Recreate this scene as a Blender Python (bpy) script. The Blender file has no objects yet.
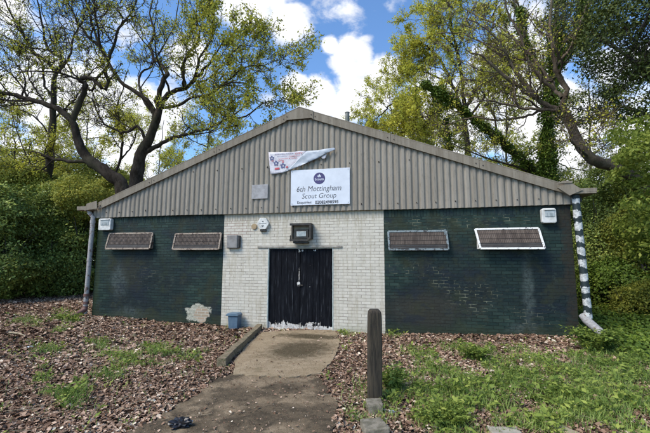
import bpy, math, numpy as np
from mathutils import Vector, Matrix
PI = math.pi
rng = np.random.default_rng(11)
SC = bpy.context.scene
COL = SC.collection

# ------------------------------------------------------------------ camera solution
CX, CY, CZ = 2.781, -9.048, 1.626
YAW, PITCH, ROLL, FP = 0.2296, 0.1178, 0.0031, 370.0
Fv = np.array([-math.sin(YAW)*math.cos(PITCH), math.cos(YAW)*math.cos(PITCH), math.sin(PITCH)])
Rv = np.array([math.cos(YAW), math.sin(YAW), 0.0]); Uv = np.cross(Rv, Fv)
R2 = Rv*math.cos(ROLL)+Uv*math.sin(ROLL); U2 = -Rv*math.sin(ROLL)+Uv*math.cos(ROLL)
C0 = np.array([CX, CY, CZ])

def ray(u, v): return Fv + R2*((u-325)/FP) - U2*((v-216.5)/FP)
def at(u, v, D): return C0 + ray(u, v)*D                 # survey point at a distance along the view
def fac(u, v, y=0.0):                                     # survey point on a plane parallel to the front wall
    d = ray(u, v); p = C0 + d*(y-CY)/d[1]; return float(p[0]), float(p[2])
def sm(a, b, x):
    t = np.clip((x-a)/(b-a), 0, 1); return t*t*(3-2*t)
def gz(x, y):                                             # height of the ground
    x = np.asarray(x, float); y = np.asarray(y, float)
    w = sm(-6, -1.5, y)
    z = -0.10 + w*(0.12*sm(1.9, 5.5, x) + 0.11*sm(2.0, 6.0, -x))
    z = z + 0.5*sm(7.5, 13, x)*sm(-4, 3, y) + 0.35*sm(9, 22, -x)
    return z + 0.012*np.sin(x*2.3+1)*np.cos(y*1.9) + 0.006*np.sin(x*6.1)*np.sin(y*5.3)
def gnd(u, v):
    z = -0.1
    d = ray(u, v)
    for _ in range(12):
        p = C0 + d*(z-CZ)/d[2]; z = float(gz(p[0], p[1]))
    return p

# ------------------------------------------------------------------ material helpers
class NT:
    def __init__(s, name):
        s.m = bpy.data.materials.new(name); s.m.use_nodes = True
        s.t = s.m.node_tree; s.t.nodes.clear()
        s.out = s.t.nodes.new('ShaderNodeOutputMaterial')
        s.tc = s.t.nodes.new('ShaderNodeTexCoord').outputs['Object']
    def n(s, typ, **kw):
        nd = s.t.nodes.new(typ)
        for k, v in kw.items():
            if k.startswith('i_'):
                s.put(nd.inputs[k[2:].replace('_', ' ')], v)
            else: setattr(nd, k, v)
        return nd
    def put(s, sock, v):
        if isinstance(v, bpy.types.NodeSocket): s.t.links.new(v, sock)
        else: sock.default_value = v
    def math(s, op, a, b=None, c=None, clamp=False):
        nd = s.t.nodes.new('ShaderNodeMath'); nd.operation = op; nd.use_clamp = clamp
        for i, q in enumerate((a, b, c)):
            if q is not None: s.put(nd.inputs[i], q)
        return nd.outputs[0]
    def mapr(s, v, a, b, c=0.0, d=1.0, smooth=True):
        nd = s.t.nodes.new('ShaderNodeMapRange'); nd.interpolation_type = 'SMOOTHSTEP' if smooth else 'LINEAR'
        for i, q in enumerate((v, a, b, c, d)): s.put(nd.inputs[i], q)
        return nd.outputs[0]
    def noise(s, scale, detail=4, rough=0.6, vec=None, sc3=None):
        v = vec or s.tc
        if sc3:
            mp = s.t.nodes.new('ShaderNodeMapping'); mp.inputs['Scale'].default_value = sc3
            s.t.links.new(v, mp.inputs[0]); v = mp.outputs[0]
        nd = s.t.nodes.new('ShaderNodeTexNoise'); nd.inputs['Scale'].default_value = scale
        nd.inputs['Detail'].default_value = detail; nd.inputs['Roughness'].default_value = rough
        s.t.links.new(v, nd.inputs['Vector']); return nd.outputs['Fac']
    def mix(s, f, a, b, mode='MIX'):
        nd = s.t.nodes.new('ShaderNodeMix'); nd.data_type = 'RGBA'; nd.blend_type = mode
        s.put(nd.inputs[0], f)
        for sock, q in ((nd.inputs[6], a), (nd.inputs[7], b)):
            s.put(sock, (*q, 1) if isinstance(q, tuple) and len(q) == 3 else q)
        return nd.outputs[2]
    def sep(s, v=None):
        nd = s.t.nodes.new('ShaderNodeSeparateXYZ'); s.t.links.new(v or s.tc, nd.inputs[0]); return nd.outputs
    def comb(s, x, y, z):
        nd = s.t.nodes.new('ShaderNodeCombineXYZ')
        for i, q in enumerate((x, y, z)): s.put(nd.inputs[i], q)
        return nd.outputs[0]
    def attr(s, name):
        nd = s.t.nodes.new('ShaderNodeAttribute'); nd.attribute_name = name; return nd.outputs['Fac']
    def ramp(s, f, stops):
        nd = s.t.nodes.new('ShaderNodeValToRGB'); e = nd.color_ramp.elements
        while len(e) < len(stops): e.new(0.5)
        for i, (p, c) in enumerate(stops): e[i].position = p; e[i].color = (*c, 1)
        s.put(nd.inputs[0], f); return nd.outputs[0]
    def blob(s, X, Z, cx, cz, rx, rz, nz, amp=0.5, soft=0.25):      # a ragged worn patch: 1 inside, 0 outside
        dx = s.math('DIVIDE', s.math('SUBTRACT', X, cx), rx); dz = s.math('DIVIDE', s.math('SUBTRACT', Z, cz), rz)
        d = s.math('SQRT', s.math('ADD', s.math('MULTIPLY', dx, dx), s.math('MULTIPLY', dz, dz)))
        d = s.math('ADD', d, s.math('MULTIPLY', s.math('SUBTRACT', nz, 0.5), amp*4))
        return s.mapr(d, 1+soft, 1-soft)
    def done(s, col, rough=0.8, bump=None, bd=0.01, metal=0.0, spec=0.5, bs=1.0, trans=None):
        b = s.t.nodes.new('ShaderNodeBsdfPrincipled')
        s.put(b.inputs['Base Color'], (*col, 1) if isinstance(col, tuple) and len(col) == 3 else col)
        s.put(b.inputs['Roughness'], rough); b.inputs['Metallic'].default_value = metal
        b.inputs['Specular IOR Level'].default_value = spec
        if bump is not None:
            bn = s.t.nodes.new('ShaderNodeBump'); bn.inputs['Distance'].default_value = bd; bn.inputs['Strength'].default_value = bs
            s.t.links.new(bump, bn.inputs['Height']); s.t.links.new(bn.outputs[0], b.inputs['Normal'])
        o = b.outputs[0]
        if trans is not None:
            tr = s.t.nodes.new('ShaderNodeBsdfTranslucent'); s.put(tr.inputs[0], trans[1])
            mx = s.t.nodes.new('ShaderNodeMixShader'); mx.inputs[0].default_value = trans[0]
            s.t.links.new(o, mx.inputs[1]); s.t.links.new(tr.outputs[0], mx.inputs[2]); o = mx.outputs[0]
        s.t.links.new(o, s.out.inputs[0]); return s.m

def simple(name, c1, c2, scale=6, rough=0.7, bump=0.3, bd=0.004, metal=0.0, sc3=None, lo=0.35, hi=0.65):
    t = NT(name); nz = t.noise(scale, 6, 0.65, sc3=sc3)
    return t.done(t.mix(t.mapr(nz, lo, hi), c1, c2), rough, t.noise(scale*5, 5, 0.7, sc3=sc3), bd, metal, bs=bump)

def leafmat(name, dark, mid, light, patch=None, trans=0.35, rough=0.5):
    t = NT(name); tint = t.attr('tint')
    big = t.noise(0.55, 3, 0.6)
    f = t.math('ADD', tint, t.math('MULTIPLY', t.math('SUBTRACT', big, 0.5), 1.1), clamp=True)
    col = t.ramp(f, [(0.0, dark), (0.5, mid), (1.0, light)])
    if patch: col = t.mix(t.mapr(t.noise(0.35, 2, 0.5), 0.5, 0.62), col, patch)
    return t.done(col, rough+0.1, spec=0.2, trans=(trans, col))

def brick_nodes(t, X, Z, c1, c2, mort, msize=0.006, soldier=2.66):
    zz = t.math('ADD', Z, 0.1)
    def br(vec, w, h, off):
        b = t.n('ShaderNodeTexBrick', offset=off)
        b.inputs['Scale'].default_value = 1.0; b.inputs['Brick Width'].default_value = w; b.inputs['Row Height'].default_value = h
        b.inputs['Mortar Size'].default_value = msize; b.inputs['Mortar Smooth'].default_value = 0.25
        for k, c in (('Color1', c1), ('Color2', c2), ('Mortar', mort)): b.inputs[k].default_value = (*c, 1)
        t.t.links.new(vec, b.inputs['Vector']); return b
    wob = t.math('MULTIPLY', t.math('SUBTRACT', t.noise(1.3, 2), 0.5), 0.012)
    a = br(t.comb(X, t.math('ADD', zz, wob), 0.0), 0.225, 0.075, 0.5)
    b = br(t.comb(X, t.math('SUBTRACT', Z, soldier), 0.0), 0.075, 0.215, 0.0)
    sel = t.math('GREATER_THAN', Z, soldier)
    return t.mix(sel, a.outputs[0], b.outputs[0]), t.math('ADD', t.math('MULTIPLY', a.outputs[1], t.math('SUBTRACT', 1.0, sel)), t.math('MULTIPLY', b.outputs[1], sel))

# ------------------------------------------------------------------ materials
M = {}
def mk_green():
    t = NT('green painted brick'); X, Y, Z = t.sep()[:3]
    col, mo = brick_nodes(t, X, Z, (0.0095, 0.0240, 0.0200), (0.026, 0.048, 0.037), (0.006, 0.012, 0.009))
    big = t.noise(0.55, 3, 0.55); med = t.noise(2.2, 5, 0.7); fine = t.noise(14, 4, 0.7)
    col = t.mix(t.mapr(big, 0.42, 0.60, 0, 0.75), col, (0.006, 0.010, 0.014))                 # bluer repaint
    col = t.mix(t.math('MULTIPLY', t.mapr(med, 0.52, 0.66), 0.55), col, (0.020, 0.036, 0.018))  # mossy green
    col = t.mix(t.math('MULTIPLY', t.mapr(fine, 0.55, 0.75), 0.35), col, (0.045, 0.055, 0.040))
    # joints where the paint has gone
    g1 = t.math('MAXIMUM', t.blob(X, Z, 4.05, 0.80, 0.58, 0.34, med, 0.5), t.math('MULTIPLY', t.blob(X, Z, 2.85, 1.42, 0.6, 0.16, med, 0.6), 0.8))
    g1 = t.math('MAXIMUM', g1, t.math('MULTIPLY', t.blob(X, Z, 3.45, 1.15, 0.28, 0.22, med, 0.6), 0.8))
    g1 = t.math('MAXIMUM', g1, t.math('MULTIPLY', t.blob(X, Z, 5.3, 0.38, 0.55, 0.32, med, 0.5), 0.55))
    g1 = t.math('MAXIMUM', g1, t.math('MULTIPLY', t.blob(X, Z, -4.5, 1.15, 0.45, 0.26, med, 0.8), 0.6))
    g1 = t.math('MAXIMUM', g1, t.blob(X, Z, 3.7, 2.5, 1.6, 0.16, med, 0.8))
    lost = t.math('MULTIPLY', t.math('MULTIPLY', g1, mo), t.mapr(t.noise(5, 4, 0.7), 0.47, 0.60))
    col = t.mix(t.math('MULTIPLY', lost, 0.75), col, (0.27, 0.28, 0.19))
    anyj = t.math('MULTIPLY', t.math('MULTIPLY', mo, t.mapr(t.noise(3.1, 5, 0.75), 0.55, 0.66)), 0.45)
    col = t.mix(anyj, col, (0.11, 0.125, 0.085))
    # grey bloom and brown flaking
    bl = t.math('MAXIMUM', t.blob(X, Z, 5.25, 0.95, 0.10, 0.95, t.noise(3.5, 5, 0.75), 0.9, 0.6), t.blob(X, Z, 5.2, 0.12, 0.30, 0.16, med, 0.6, 0.5))
    bl = t.math('MAXIMUM', bl, t.blob(X, Z, -5.35, 1.05, 0.25, 0.4, med, 0.6, 0.6))
    bl = t.math('MAXIMUM', bl, t.blob(X, Z, -4.9, 0.12, 0.5, 0.18, med, 0.6, 0.6))
    col = t.mix(t.math('MULTIPLY', bl, t.mapr(fine, 0.3, 0.62, 0.0, 0.62)), col, (0.085, 0.105, 0.095))
    col = t.mix(t.math('MULTIPLY', t.blob(X, Z, 3.2, 0.5, 0.9, 0.35, med, 0.8, 0.6), 0.4), col, (0.055, 0.045, 0.028))
    pt = t.noise(1.1, 6, 0.72); pn = t.noise(0.9, 6, 0.75, sc3=(1.3, 1, 2.2))
    col = t.mix(t.math('MULTIPLY', t.mapr(pt, 0.50, 0.60), 0.40), col, (0.034, 0.034, 0.018))
    col = t.mix(t.math('MULTIPLY', t.mapr(pn, 0.53, 0.60), 0.5), col, (0.010, 0.016, 0.026))
    col = t.mix(t.math('MULTIPLY', t.mapr(t.noise(3.4, 6, 0.8), 0.56, 0.64), 0.45), col, (0.045, 0.062, 0.050))
    # the rough dark corner by the right pipe
    cr = t.math('MULTIPLY', t.mapr(t.math('ADD', X, t.math('MULTIPLY', t.math('SUBTRACT', med, 0.5), 0.5)), 5.93, 6.03), t.mapr(fine, 0.35, 0.6, 0.25, 0.8))
    col = t.mix(cr, col, (0.030, 0.024, 0.016))
    cl = t.math('MULTIPLY', t.mapr(t.math('ADD', X, t.math('MULTIPLY', t.math('SUBTRACT', med, 0.5), 0.5)), -5.98, -6.12), 0.7)
    col = t.mix(cl, col, (0.030, 0.045, 0.018))
    # algae line at the foot
    ft = t.math('MULTIPLY', t.mapr(t.math('ADD', Z, t.math('MULTIPLY', med, -0.4)), 0.05, -0.15), 0.6)
    col = t.mix(ft, col, (0.030, 0.038, 0.020))
    # a hole in the paint, bare brick with a cream edge
    nb = t.noise(4.0, 5, 0.7); ed = t.blob(X, Z, -2.78, 0.22, 0.33, 0.24, nb, 0.55, 0.08)
    inn = t.blob(X, Z, -2.70, 0.18, 0.25, 0.17, nb, 0.55, 0.10)
    bb, bm = brick_nodes(t, X, Z, (0.44, 0.31, 0.21), (0.33, 0.26, 0.18), (0.50, 0.46, 0.37), 0.012)
    col = t.mix(ed, col, t.mix(t.mapr(fine, 0.35, 0.65), (0.50, 0.47, 0.38), (0.28, 0.28, 0.21)))
    col = t.mix(inn, col, bb)
    ht = t.math('ADD', t.math('MULTIPLY', mo, -1.0), t.math('MULTIPLY', fine, 0.9))
    return t.done(col, t.mapr(med, 0.3, 0.7, 0.45, 0.75), ht, 0.012, spec=0.22)
M['green'] = mk_green()

def mk_white():
    t = NT('white painted brick'); X, Y, Z = t.sep()[:3]
    col, mo = brick_nodes(t, X, Z, (0.59, 0.545, 0.46), (0.51, 0.47, 0.39), (0.48, 0.435, 0.355), 0.006, 2.66)
    med = t.noise(1.8, 5, 0.7); fine = t.noise(11, 5, 0.75); streak = t.noise(3.0, 4, 0.7, sc3=(3, 1, 0.35))
    dirt = t.math('MULTIPLY', mo, t.mapr(t.noise(2.7, 5, 0.75), 0.42, 0.60))
    col = t.mix(t.math('MULTIPLY', dirt, 0.75), col, (0.20, 0.17, 0.14))
    col = t.mix(t.mapr(fine, 0.57, 0.69, 0, 0.6), col, (0.29, 0.25, 0.20))
    col = t.mix(t.math('MULTIPLY', t.mapr(streak, 0.46, 0.66), 0.55), col, (0.38, 0.33, 0.24))
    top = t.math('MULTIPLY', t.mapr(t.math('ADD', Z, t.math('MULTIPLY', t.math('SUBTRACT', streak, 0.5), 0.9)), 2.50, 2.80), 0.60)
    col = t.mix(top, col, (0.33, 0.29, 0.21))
    ft = t.math('MULTIPLY', t.mapr(t.math('ADD', Z, t.math('MULTIPLY', t.math('SUBTRACT', med, 0.5), 0.7)), 0.16, -0.12), 0.55)
    col = t.mix(ft, col, (0.30, 0.29, 0.20))
    pk = t.blob(X, Z, -1.75, 2.45, 0.35, 0.30, med, 0.7, 0.5)
    col = t.mix(t.math('MULTIPLY', pk, t.math('MULTIPLY', mo, 0.8)), col, (0.25, 0.13, 0.10))
    sv = t.blob(X, Z, 0.02, 1.98, 0.55, 0.07, med, 0.5, 0.5)
    col = t.mix(t.math('MULTIPLY', sv, 0.35), col, (0.33, 0.27, 0.2))
    ht = t.math('ADD', t.math('MULTIPLY', mo, -1.0), t.math('MULTIPLY', fine, 0.45))
    return t.done(col, 0.75, ht, 0.006, spec=0.3)
M['white'] = mk_white()

def mk_sheet(name, a, b, c, moss=0.0):
    t = NT(name); st = t.noise(1.6, 6, 0.7, sc3=(6, 1, 0.14)); fine = t.noise(26, 5, 0.75); big = t.noise(0.8, 4, 0.6)
    col = t.mix(t.mapr(st, 0.34, 0.66), a, b)
    col = t.mix(t.mapr(big, 0.45, 0.65, 0, 0.25), col, c)
    col = t.mix(t.mapr(fine, 0.58, 0.72, 0, 0.5), col, (a[0]*0.45, a[1]*0.45, a[2]*0.42))
    if not moss: col = t.mix(t.mapr(t.noise(9, 5, 0.75, sc3=(3, 1, 0.5)), 0.52, 0.68, 0, 0.45), col, (0.12, 0.105, 0.075))
    if moss: col = t.mix(t.mapr(t.noise(5, 6, 0.75), 0.50, 0.60, 0, moss), col, (0.06, 0.07, 0.025))
    return t.done(col, 0.92, fine, 0.003, spec=0.2)
M['gable'] = mk_sheet('weathered fibre cement', (0.225, 0.198, 0.160), (0.305, 0.272, 0.225), (0.190, 0.168, 0.134))
M['barge'] = mk_sheet('weathered verge', (0.190, 0.160, 0.120), (0.260, 0.225, 0.175), (0.14, 0.122, 0.09))
M['roof'] = mk_sheet('mossy roof sheet', (0.20, 0.18, 0.15), (0.28, 0.25, 0.21), (0.14, 0.13, 0.10), 0.8)
M['bolt'] = simple('rusty bolt', (0.03, 0.022, 0.018), (0.06, 0.035, 0.022))

def mk_door():
    t = NT('flaking black door paint'); X, Y, Z = t.sep()[:3]
    n1 = t.noise(6.0, 6, 0.72); n2 = t.noise(5.0, 5, 0.7, sc3=(3.5, 1, 0.6)); n3 = t.noise(17, 5, 0.7)
    base = t.mix(t.mapr(n2, 0.4, 0.65), (0.004, 0.0045, 0.0065), (0.009, 0.010, 0.013))
    foot = t.mapr(Z, 0.24, -0.12, 0.0, 1.0)
    th = t.math('SUBTRACT', 0.735, t.math('MULTIPLY', foot, 0.36))
    th = t.math('SUBTRACT', th, t.mapr(Z, 1.62, 1.93, 0.0, 0.13))
    th = t.math('SUBTRACT', th, t.mapr(t.math('ABSOLUTE', t.math('SUBTRACT', X, 0.005)), 0.10, 0.0, 0, 0.07))
    nn = t.math('ADD', t.math('MULTIPLY', n1, 0.45), t.math('MULTIPLY', n2, 0.30)); nn = t.math('ADD', t.math('SUBTRACT', t.math('MULTIPLY', nn, 1.5), 0.19), t.math('MULTIPLY', t.math('SUBTRACT', t.noise(9, 2, 0.5), 0.12), 0.36))
    pe = t.mapr(t.math('SUBTRACT', nn, th), -0.004, 0.012)
    chip = t.mapr(n3, 0.705, 0.72)
    hole = t.blob(X, Z, -0.02, 1.03, 0.040, 0.055, n3, 0.6, 0.2)
    hole = t.math('MAXIMUM', hole, t.math('MULTIPLY', t.blob(X, Z, -0.01, 1.24, 0.014, 0.12, n3, 0.9, 0.3), 0.6))
    pe = t.math('MAXIMUM', t.math('MAXIMUM', pe, t.math('MULTIPLY', chip, 0.7)), hole)
    col = t.mix(pe, base, t.mix(t.mapr(n3, 0.4, 0.6), (0.62, 0.60, 0.56), (0.42, 0.38, 0.33)))
    sk = t.math('MULTIPLY', t.mapr(t.noise(7, 3, 0.6, sc3=(6, 1, 0.25)), 0.60, 0.70), 0.16)
    col = t.mix(sk, col, (0.25, 0.27, 0.3))
    return t.done(col, t.mapr(pe, 0, 1, 0.7, 0.85), t.math('ADD', n3, t.math('MULTIPLY', pe, -0.6)), 0.004, spec=0.08)
M['door'] = mk_door()
M['dframe'] = simple('weathered grey green frame', (0.33, 0.38, 0.35), (0.48, 0.50, 0.46), 9, lo=0.4, hi=0.6)
M['lintel'] = simple('grimy lintel', (0.40, 0.37, 0.31), (0.20, 0.18, 0.15), 8)
M['blackvoid'] = simple('dark interior', (0.01, 0.01, 0.01), (0.02, 0.018, 0.016))  # near-black colour standing for the unlit inside of the hall
M['brownmesh'] = simple('rusty brown wire', (0.020, 0.013, 0.009), (0.050, 0.034, 0.024), 4, sc3=(5, 1, 1))
M['brownpane'] = simple('brown reflecting pane', (0.052, 0.036, 0.027), (0.125, 0.095, 0.075), 3, 0.8, sc3=(4, 1, 1))  # brown glass, lightened in its colour for the reflections on it
def mk_frame(name, c, c2, under, thr):
    t = NT(name); n1 = t.noise(9, 6, 0.75); n2 = t.noise(30, 4, 0.7)
    col = t.mix(t.mapr(n2, 0.35, 0.65), c, c2); col = t.mix(t.mapr(n1, thr, thr+0.03), col, under)
    return t.done(col, 0.7, n1, 0.003)
M['framecream'] = mk_frame('cream flaking frame', (0.30, 0.24, 0.18), (0.20, 0.155, 0.115), (0.07, 0.042, 0.030), 0.53)
M['framewhite'] = mk_frame('white flaking frame', (0.72, 0.71, 0.68), (0.60, 0.58, 0.54), (0.07, 0.055, 0.05), 0.575)
M['framegrey'] = mk_frame('grey flaking frame', (0.13, 0.17, 0.18), (0.21, 0.24, 0.24), (0.035, 0.035, 0.035), 0.52)
M['pipegrey'] = mk_frame('galvanised pipe', (0.36, 0.345, 0.33), (0.24, 0.225, 0.21), (0.13, 0.075, 0.055), 0.56)
M['pipered'] = simple('rusted pipe', (0.11, 0.048, 0.035), (0.19, 0.10, 0.08), 8)
def mk_stripe():
    t = NT('pipe with black blotches on white'); X, Y, Z = t.sep()[:3]
    nz = t.noise(5, 3, 0.6); f = t.noise(22, 5, 0.7)
    ph = t.math('ADD', t.math('MULTIPLY', Z, 2*PI/0.272), t.math('MULTIPLY', t.math('SUBTRACT', nz, 0.5), 6.0))
    k = t.mapr(t.math('ADD', t.math('SINE', ph), t.math('MULTIPLY', t.math('SUBTRACT', f, 0.5), 2.4)), -0.05, 0.25)
    w = t.mix(t.mapr(f, 0.40, 0.66), (0.58, 0.58, 0.55), (0.24, 0.25, 0.24))
    return t.done(t.mix(k, w, (0.012, 0.022, 0.022)), 0.6, f, 0.003)
M['stripe'] = mk_stripe()
M['signwhite'] = simple('white sign board', (0.66, 0.68, 0.72), (0.58, 0.60, 0.64), 2.5, 0.45, 0.1)
M['signink'] = simple('dark ink', (0.035, 0.037, 0.045), (0.05, 0.05, 0.06), 5, 0.6, 0.0)
M['boldink'] = simple('near black ink', (0.02, 0.022, 0.028), (0.03, 0.03, 0.04), 5, 0.6, 0.0)
M['purple'] = simple('purple emblem', (0.034, 0.026, 0.105), (0.05, 0.038, 0.14), 5, 0.5, 0.0)
M['blank'] = simple('blank grey board', (0.36, 0.35, 0.35), (0.25, 0.24, 0.235), 7, 0.7, 0.3)
M['plastic'] = simple('off white plastic', (0.66, 0.645, 0.60), (0.46, 0.45, 0.41), 7, 0.45, 0.15)
M['lens'] = simple('lamp lens', (0.30, 0.33, 0.33), (0.42, 0.44, 0.43), 14, 0.25, 0.1)
M['lensdark'] = simple('dull lens', (0.22, 0.25, 0.25), (0.32, 0.34, 0.33), 14, 0.25, 0.1)
M['blackmetal'] = simple('black rusty metal', (0.012, 0.012, 0.011), (0.045, 0.034, 0.024), 9, 0.6, 0.5)
M['rustplate'] = simple('weathered back plate', (0.24, 0.20, 0.15), (0.36, 0.32, 0.26), 7)
M['greymetal'] = simple('weathered grey metal box', (0.17, 0.155, 0.14), (0.25, 0.235, 0.22), 7, 0.55, 0.4)
M['darkside'] = simple('dark box side', (0.02, 0.02, 0.02), (0.05, 0.045, 0.04), 7)
M['tan'] = simple('tan cover', (0.36, 0.26, 0.14), (0.27, 0.19, 0.11), 14)
M['blue'] = simple('faded blue plastic', (0.050, 0.095, 0.150), (0.085, 0.135, 0.185), 8, 0.55, 0.3)
M['bluelid'] = simple('faded blue lid', (0.13, 0.19, 0.24), (0.085, 0.14, 0.19), 8, 0.5, 0.3)
M['red'] = simple('red print', (0.45, 0.05, 0.07), (0.55, 0.12, 0.13), 8, 0.6, 0.0)
M['navy'] = simple('navy print', (0.04, 0.05, 0.16), (0.08, 0.09, 0.22), 8, 0.6, 0.0)
M['pvc'] = simple('white banner cloth', (0.60, 0.58, 0.60), (0.48, 0.44, 0.47), 9, 0.5, 0.2)
M['pvcback'] = simple('grey banner back', (0.46, 0.49, 0.53), (0.36, 0.39, 0.43), 4, 0.5, 0.2)
M['flue'] = simple('flue', (0.20, 0.20, 0.18), (0.12, 0.13, 0.11), 6)
def mk_wood(name, a, b, c):
    t = NT(name); g = t.noise(7, 6, 0.7, sc3=(6, 6, 0.45)); f = t.noise(30, 5, 0.7)
    col = t.mix(t.mapr(g, 0.35, 0.62), a, b); col = t.mix(t.mapr(f, 0.55, 0.7, 0, 0.5), col, c)
    return t.done(col, 0.85, g, 0.012)
M['postwood'] = mk_wood('dark weathered post', (0.012, 0.009, 0.005), (0.060, 0.045, 0.027), (0.040, 0.042, 0.018))
def mk_beam():
    t = NT('mossy timber'); g = t.noise(6, 6, 0.7, sc3=(9, 0.5, 9)); f = t.noise(16, 5, 0.7)
    col = t.mix(t.mapr(g, 0.35, 0.62), (0.13, 0.095, 0.055), (0.27, 0.21, 0.13)); col = t.mix(t.mapr(f, 0.5, 0.62, 0, 0.7), col, (0.075, 0.085, 0.03))
    return t.done(col, 0.9, g, 0.012)
M['beam'] = mk_beam()
M['block'] = simple('rough concrete block', (0.27, 0.235, 0.175), (0.13, 0.115, 0.075), 11, 0.9, 1.0, 0.012)
M['slabpale'] = simple('pale broken slab', (0.42, 0.38, 0.30), (0.30, 0.27, 0.20), 9, 0.9, 0.7, 0.01)
M['palewood'] = simple('pale broken plank', (0.36, 0.29, 0.19), (0.24, 0.19, 0.12), 9, 0.9)
M['rag'] = simple('black crumpled plastic', (0.008, 0.008, 0.010), (0.02, 0.02, 0.024), 9, 0.35)
M['scrap'] = simple('white scrap', (0.60, 0.62, 0.64), (0.45, 0.47, 0.5), 9, 0.5)
def mk_bark(name, a, b, c, sc=5):
    t = NT(name); g = t.noise(sc, 6, 0.75, sc3=(1, 1, 0.5)); f = t.noise(sc*4, 5, 0.7)
    col = t.mix(t.mapr(g, 0.36, 0.64), a, b); col = t.mix(t.mapr(t.noise(1.1, 3), 0.50, 0.64, 0, 0.6), col, c)
    return t.done(col, 0.95, f, 0.03, spec=0.15)
M['bark'] = mk_bark('silhouette oak bark', (0.022, 0.016, 0.011), (0.066, 0.051, 0.038), (0.046, 0.046, 0.024))  # silhouette darkness against the sky is put into this bark colour
M['barklit'] = mk_bark('lit brown bark', (0.085, 0.062, 0.045), (0.19, 0.145, 0.105), (0.06, 0.065, 0.035))  # lighter bark: the light on the curved limbs is put into the colour
M['barkgrey'] = mk_bark('grey bark', (0.045, 0.040, 0.035), (0.10, 0.09, 0.078), (0.05, 0.055, 0.035))
M['lf_oak'] = leafmat('fresh oak leaves', (0.215, 0.234, 0.033), (0.409, 0.413, 0.055), (0.700, 0.605, 0.095), trans=0.45)
M['lf_yellow'] = leafmat('young yellow green leaves', (0.326, 0.316, 0.040), (0.619, 0.575, 0.074), (0.700, 0.700, 0.131), trans=0.45)
M['lf_mid'] = leafmat('green leaves', (0.125, 0.151, 0.028), (0.285, 0.301, 0.051), (0.545, 0.492, 0.087))
M['lf_holly'] = leafmat('holly leaves', (0.085, 0.113, 0.029), (0.207, 0.266, 0.058), (0.514, 0.551, 0.121), trans=0.15, rough=0.38)
M['lf_dark'] = leafmat('dark evergreen leaves', (0.027, 0.038, 0.011), (0.062, 0.086, 0.018), (0.142, 0.163, 0.034), trans=0.12)
M['lf_bright'] = leafmat('bright new leaves', (0.113, 0.153, 0.024), (0.211, 0.266, 0.043), (0.357, 0.386, 0.081), trans=0.45)
M['lf_ivy'] = leafmat('ivy leaves', (0.041, 0.071, 0.009), (0.094, 0.147, 0.019), (0.208, 0.265, 0.036), trans=0.12, rough=0.45)
M['lf_weed'] = leafmat('weed leaves', (0.084, 0.134, 0.025), (0.202, 0.268, 0.050), (0.381, 0.430, 0.093), trans=0.35)
M['lf_grass'] = leafmat('grass blades', (0.089, 0.154, 0.033), (0.199, 0.295, 0.064), (0.397, 0.470, 0.143), trans=0.3)
def mk_litter():
    t = NT('fallen leaves'); tint = t.attr('tint')
    col = t.ramp(tint, [(0.0, (0.080, 0.048, 0.031)), (0.30, (0.19, 0.113, 0.073)), (0.60, (0.35, 0.235, 0.162)), (0.86, (0.54, 0.39, 0.285)), (1.0, (0.70, 0.60, 0.46))])
    return t.done(col, 0.85, spec=0.1)
M['litter'] = mk_litter()
def mk_ground():
    t = NT('soil'); a = t.noise(1.2, 6, 0.7); b = t.noise(20, 6, 0.8)
    col = t.mix(t.mapr(b, 0.35, 0.65), (0.035, 0.024, 0.018), (0.11, 0.075, 0.058))
    col = t.mix(t.mapr(a, 0.45, 0.62, 0, 0.5), col, (0.045, 0.050, 0.022))
    return t.done(col, 0.95, b, 0.03, spec=0.15)
M['ground'] = mk_ground()
def mk_path(name, a, b, moss, amt, lo):
    t = NT(name); X, Y, Z = t.sep()[:3]
    n1 = t.noise(1.7, 5, 0.65); n2 = t.noise(6, 6, 0.75); n3 = t.noise(70, 4, 0.7)
    v = t.n('ShaderNodeTexVoronoi'); v.inputs['Scale'].default_value = 85; t.t.links.new(t.tc, v.inputs['Vector'])
    col = t.mix(t.mapr(n2, 0.35, 0.65), a, b)
    col = t.mix(t.mapr(n3, 0.42, 0.7, 0, 0.55), col, (a[0]*0.45, a[1]*0.45, a[2]*0.42))
    col = t.mix(t.math('MULTIPLY', t.mapr(v.outputs[0], 0.25, 0.05), 0.35), col, (0.42, 0.37, 0.30))
    if name.startswith('door'):
        bl = t.math('MAXIMUM', t.blob(X, Y, float(gnd(300, 351)[0]), float(gnd(300, 351)[1]), 0.55, 0.75, n2, 0.30, 0.5), t.blob(X, Y, 0.55, -0.8, 0.75, 0.25, n2, 0.5, 0.5))
        col = t.mix(t.math('MULTIPLY', bl, t.mapr(n3, 0.3, 0.6, 0.55, 0.95)), col, (0.042, 0.033, 0.015))
    col = t.mix(t.math('MULTIPLY', t.mapr(n1, lo, lo+0.16), t.mapr(n2, 0.35, 0.6, 0.45, amt)), col, moss)
    return t.done(col, 0.92, t.math('ADD', n3, n2), 0.012, spec=0.2)
M['slab'] = mk_path('door slab concrete', (0.30, 0.225, 0.135), (0.40, 0.31, 0.20), (0.085, 0.070, 0.030), 0.6, 0.56)
M['oldpath'] = mk_path('old path concrete', (0.21, 0.155, 0.095), (0.33, 0.25, 0.16), (0.060, 0.046, 0.029), 0.95, 0.38)

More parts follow.
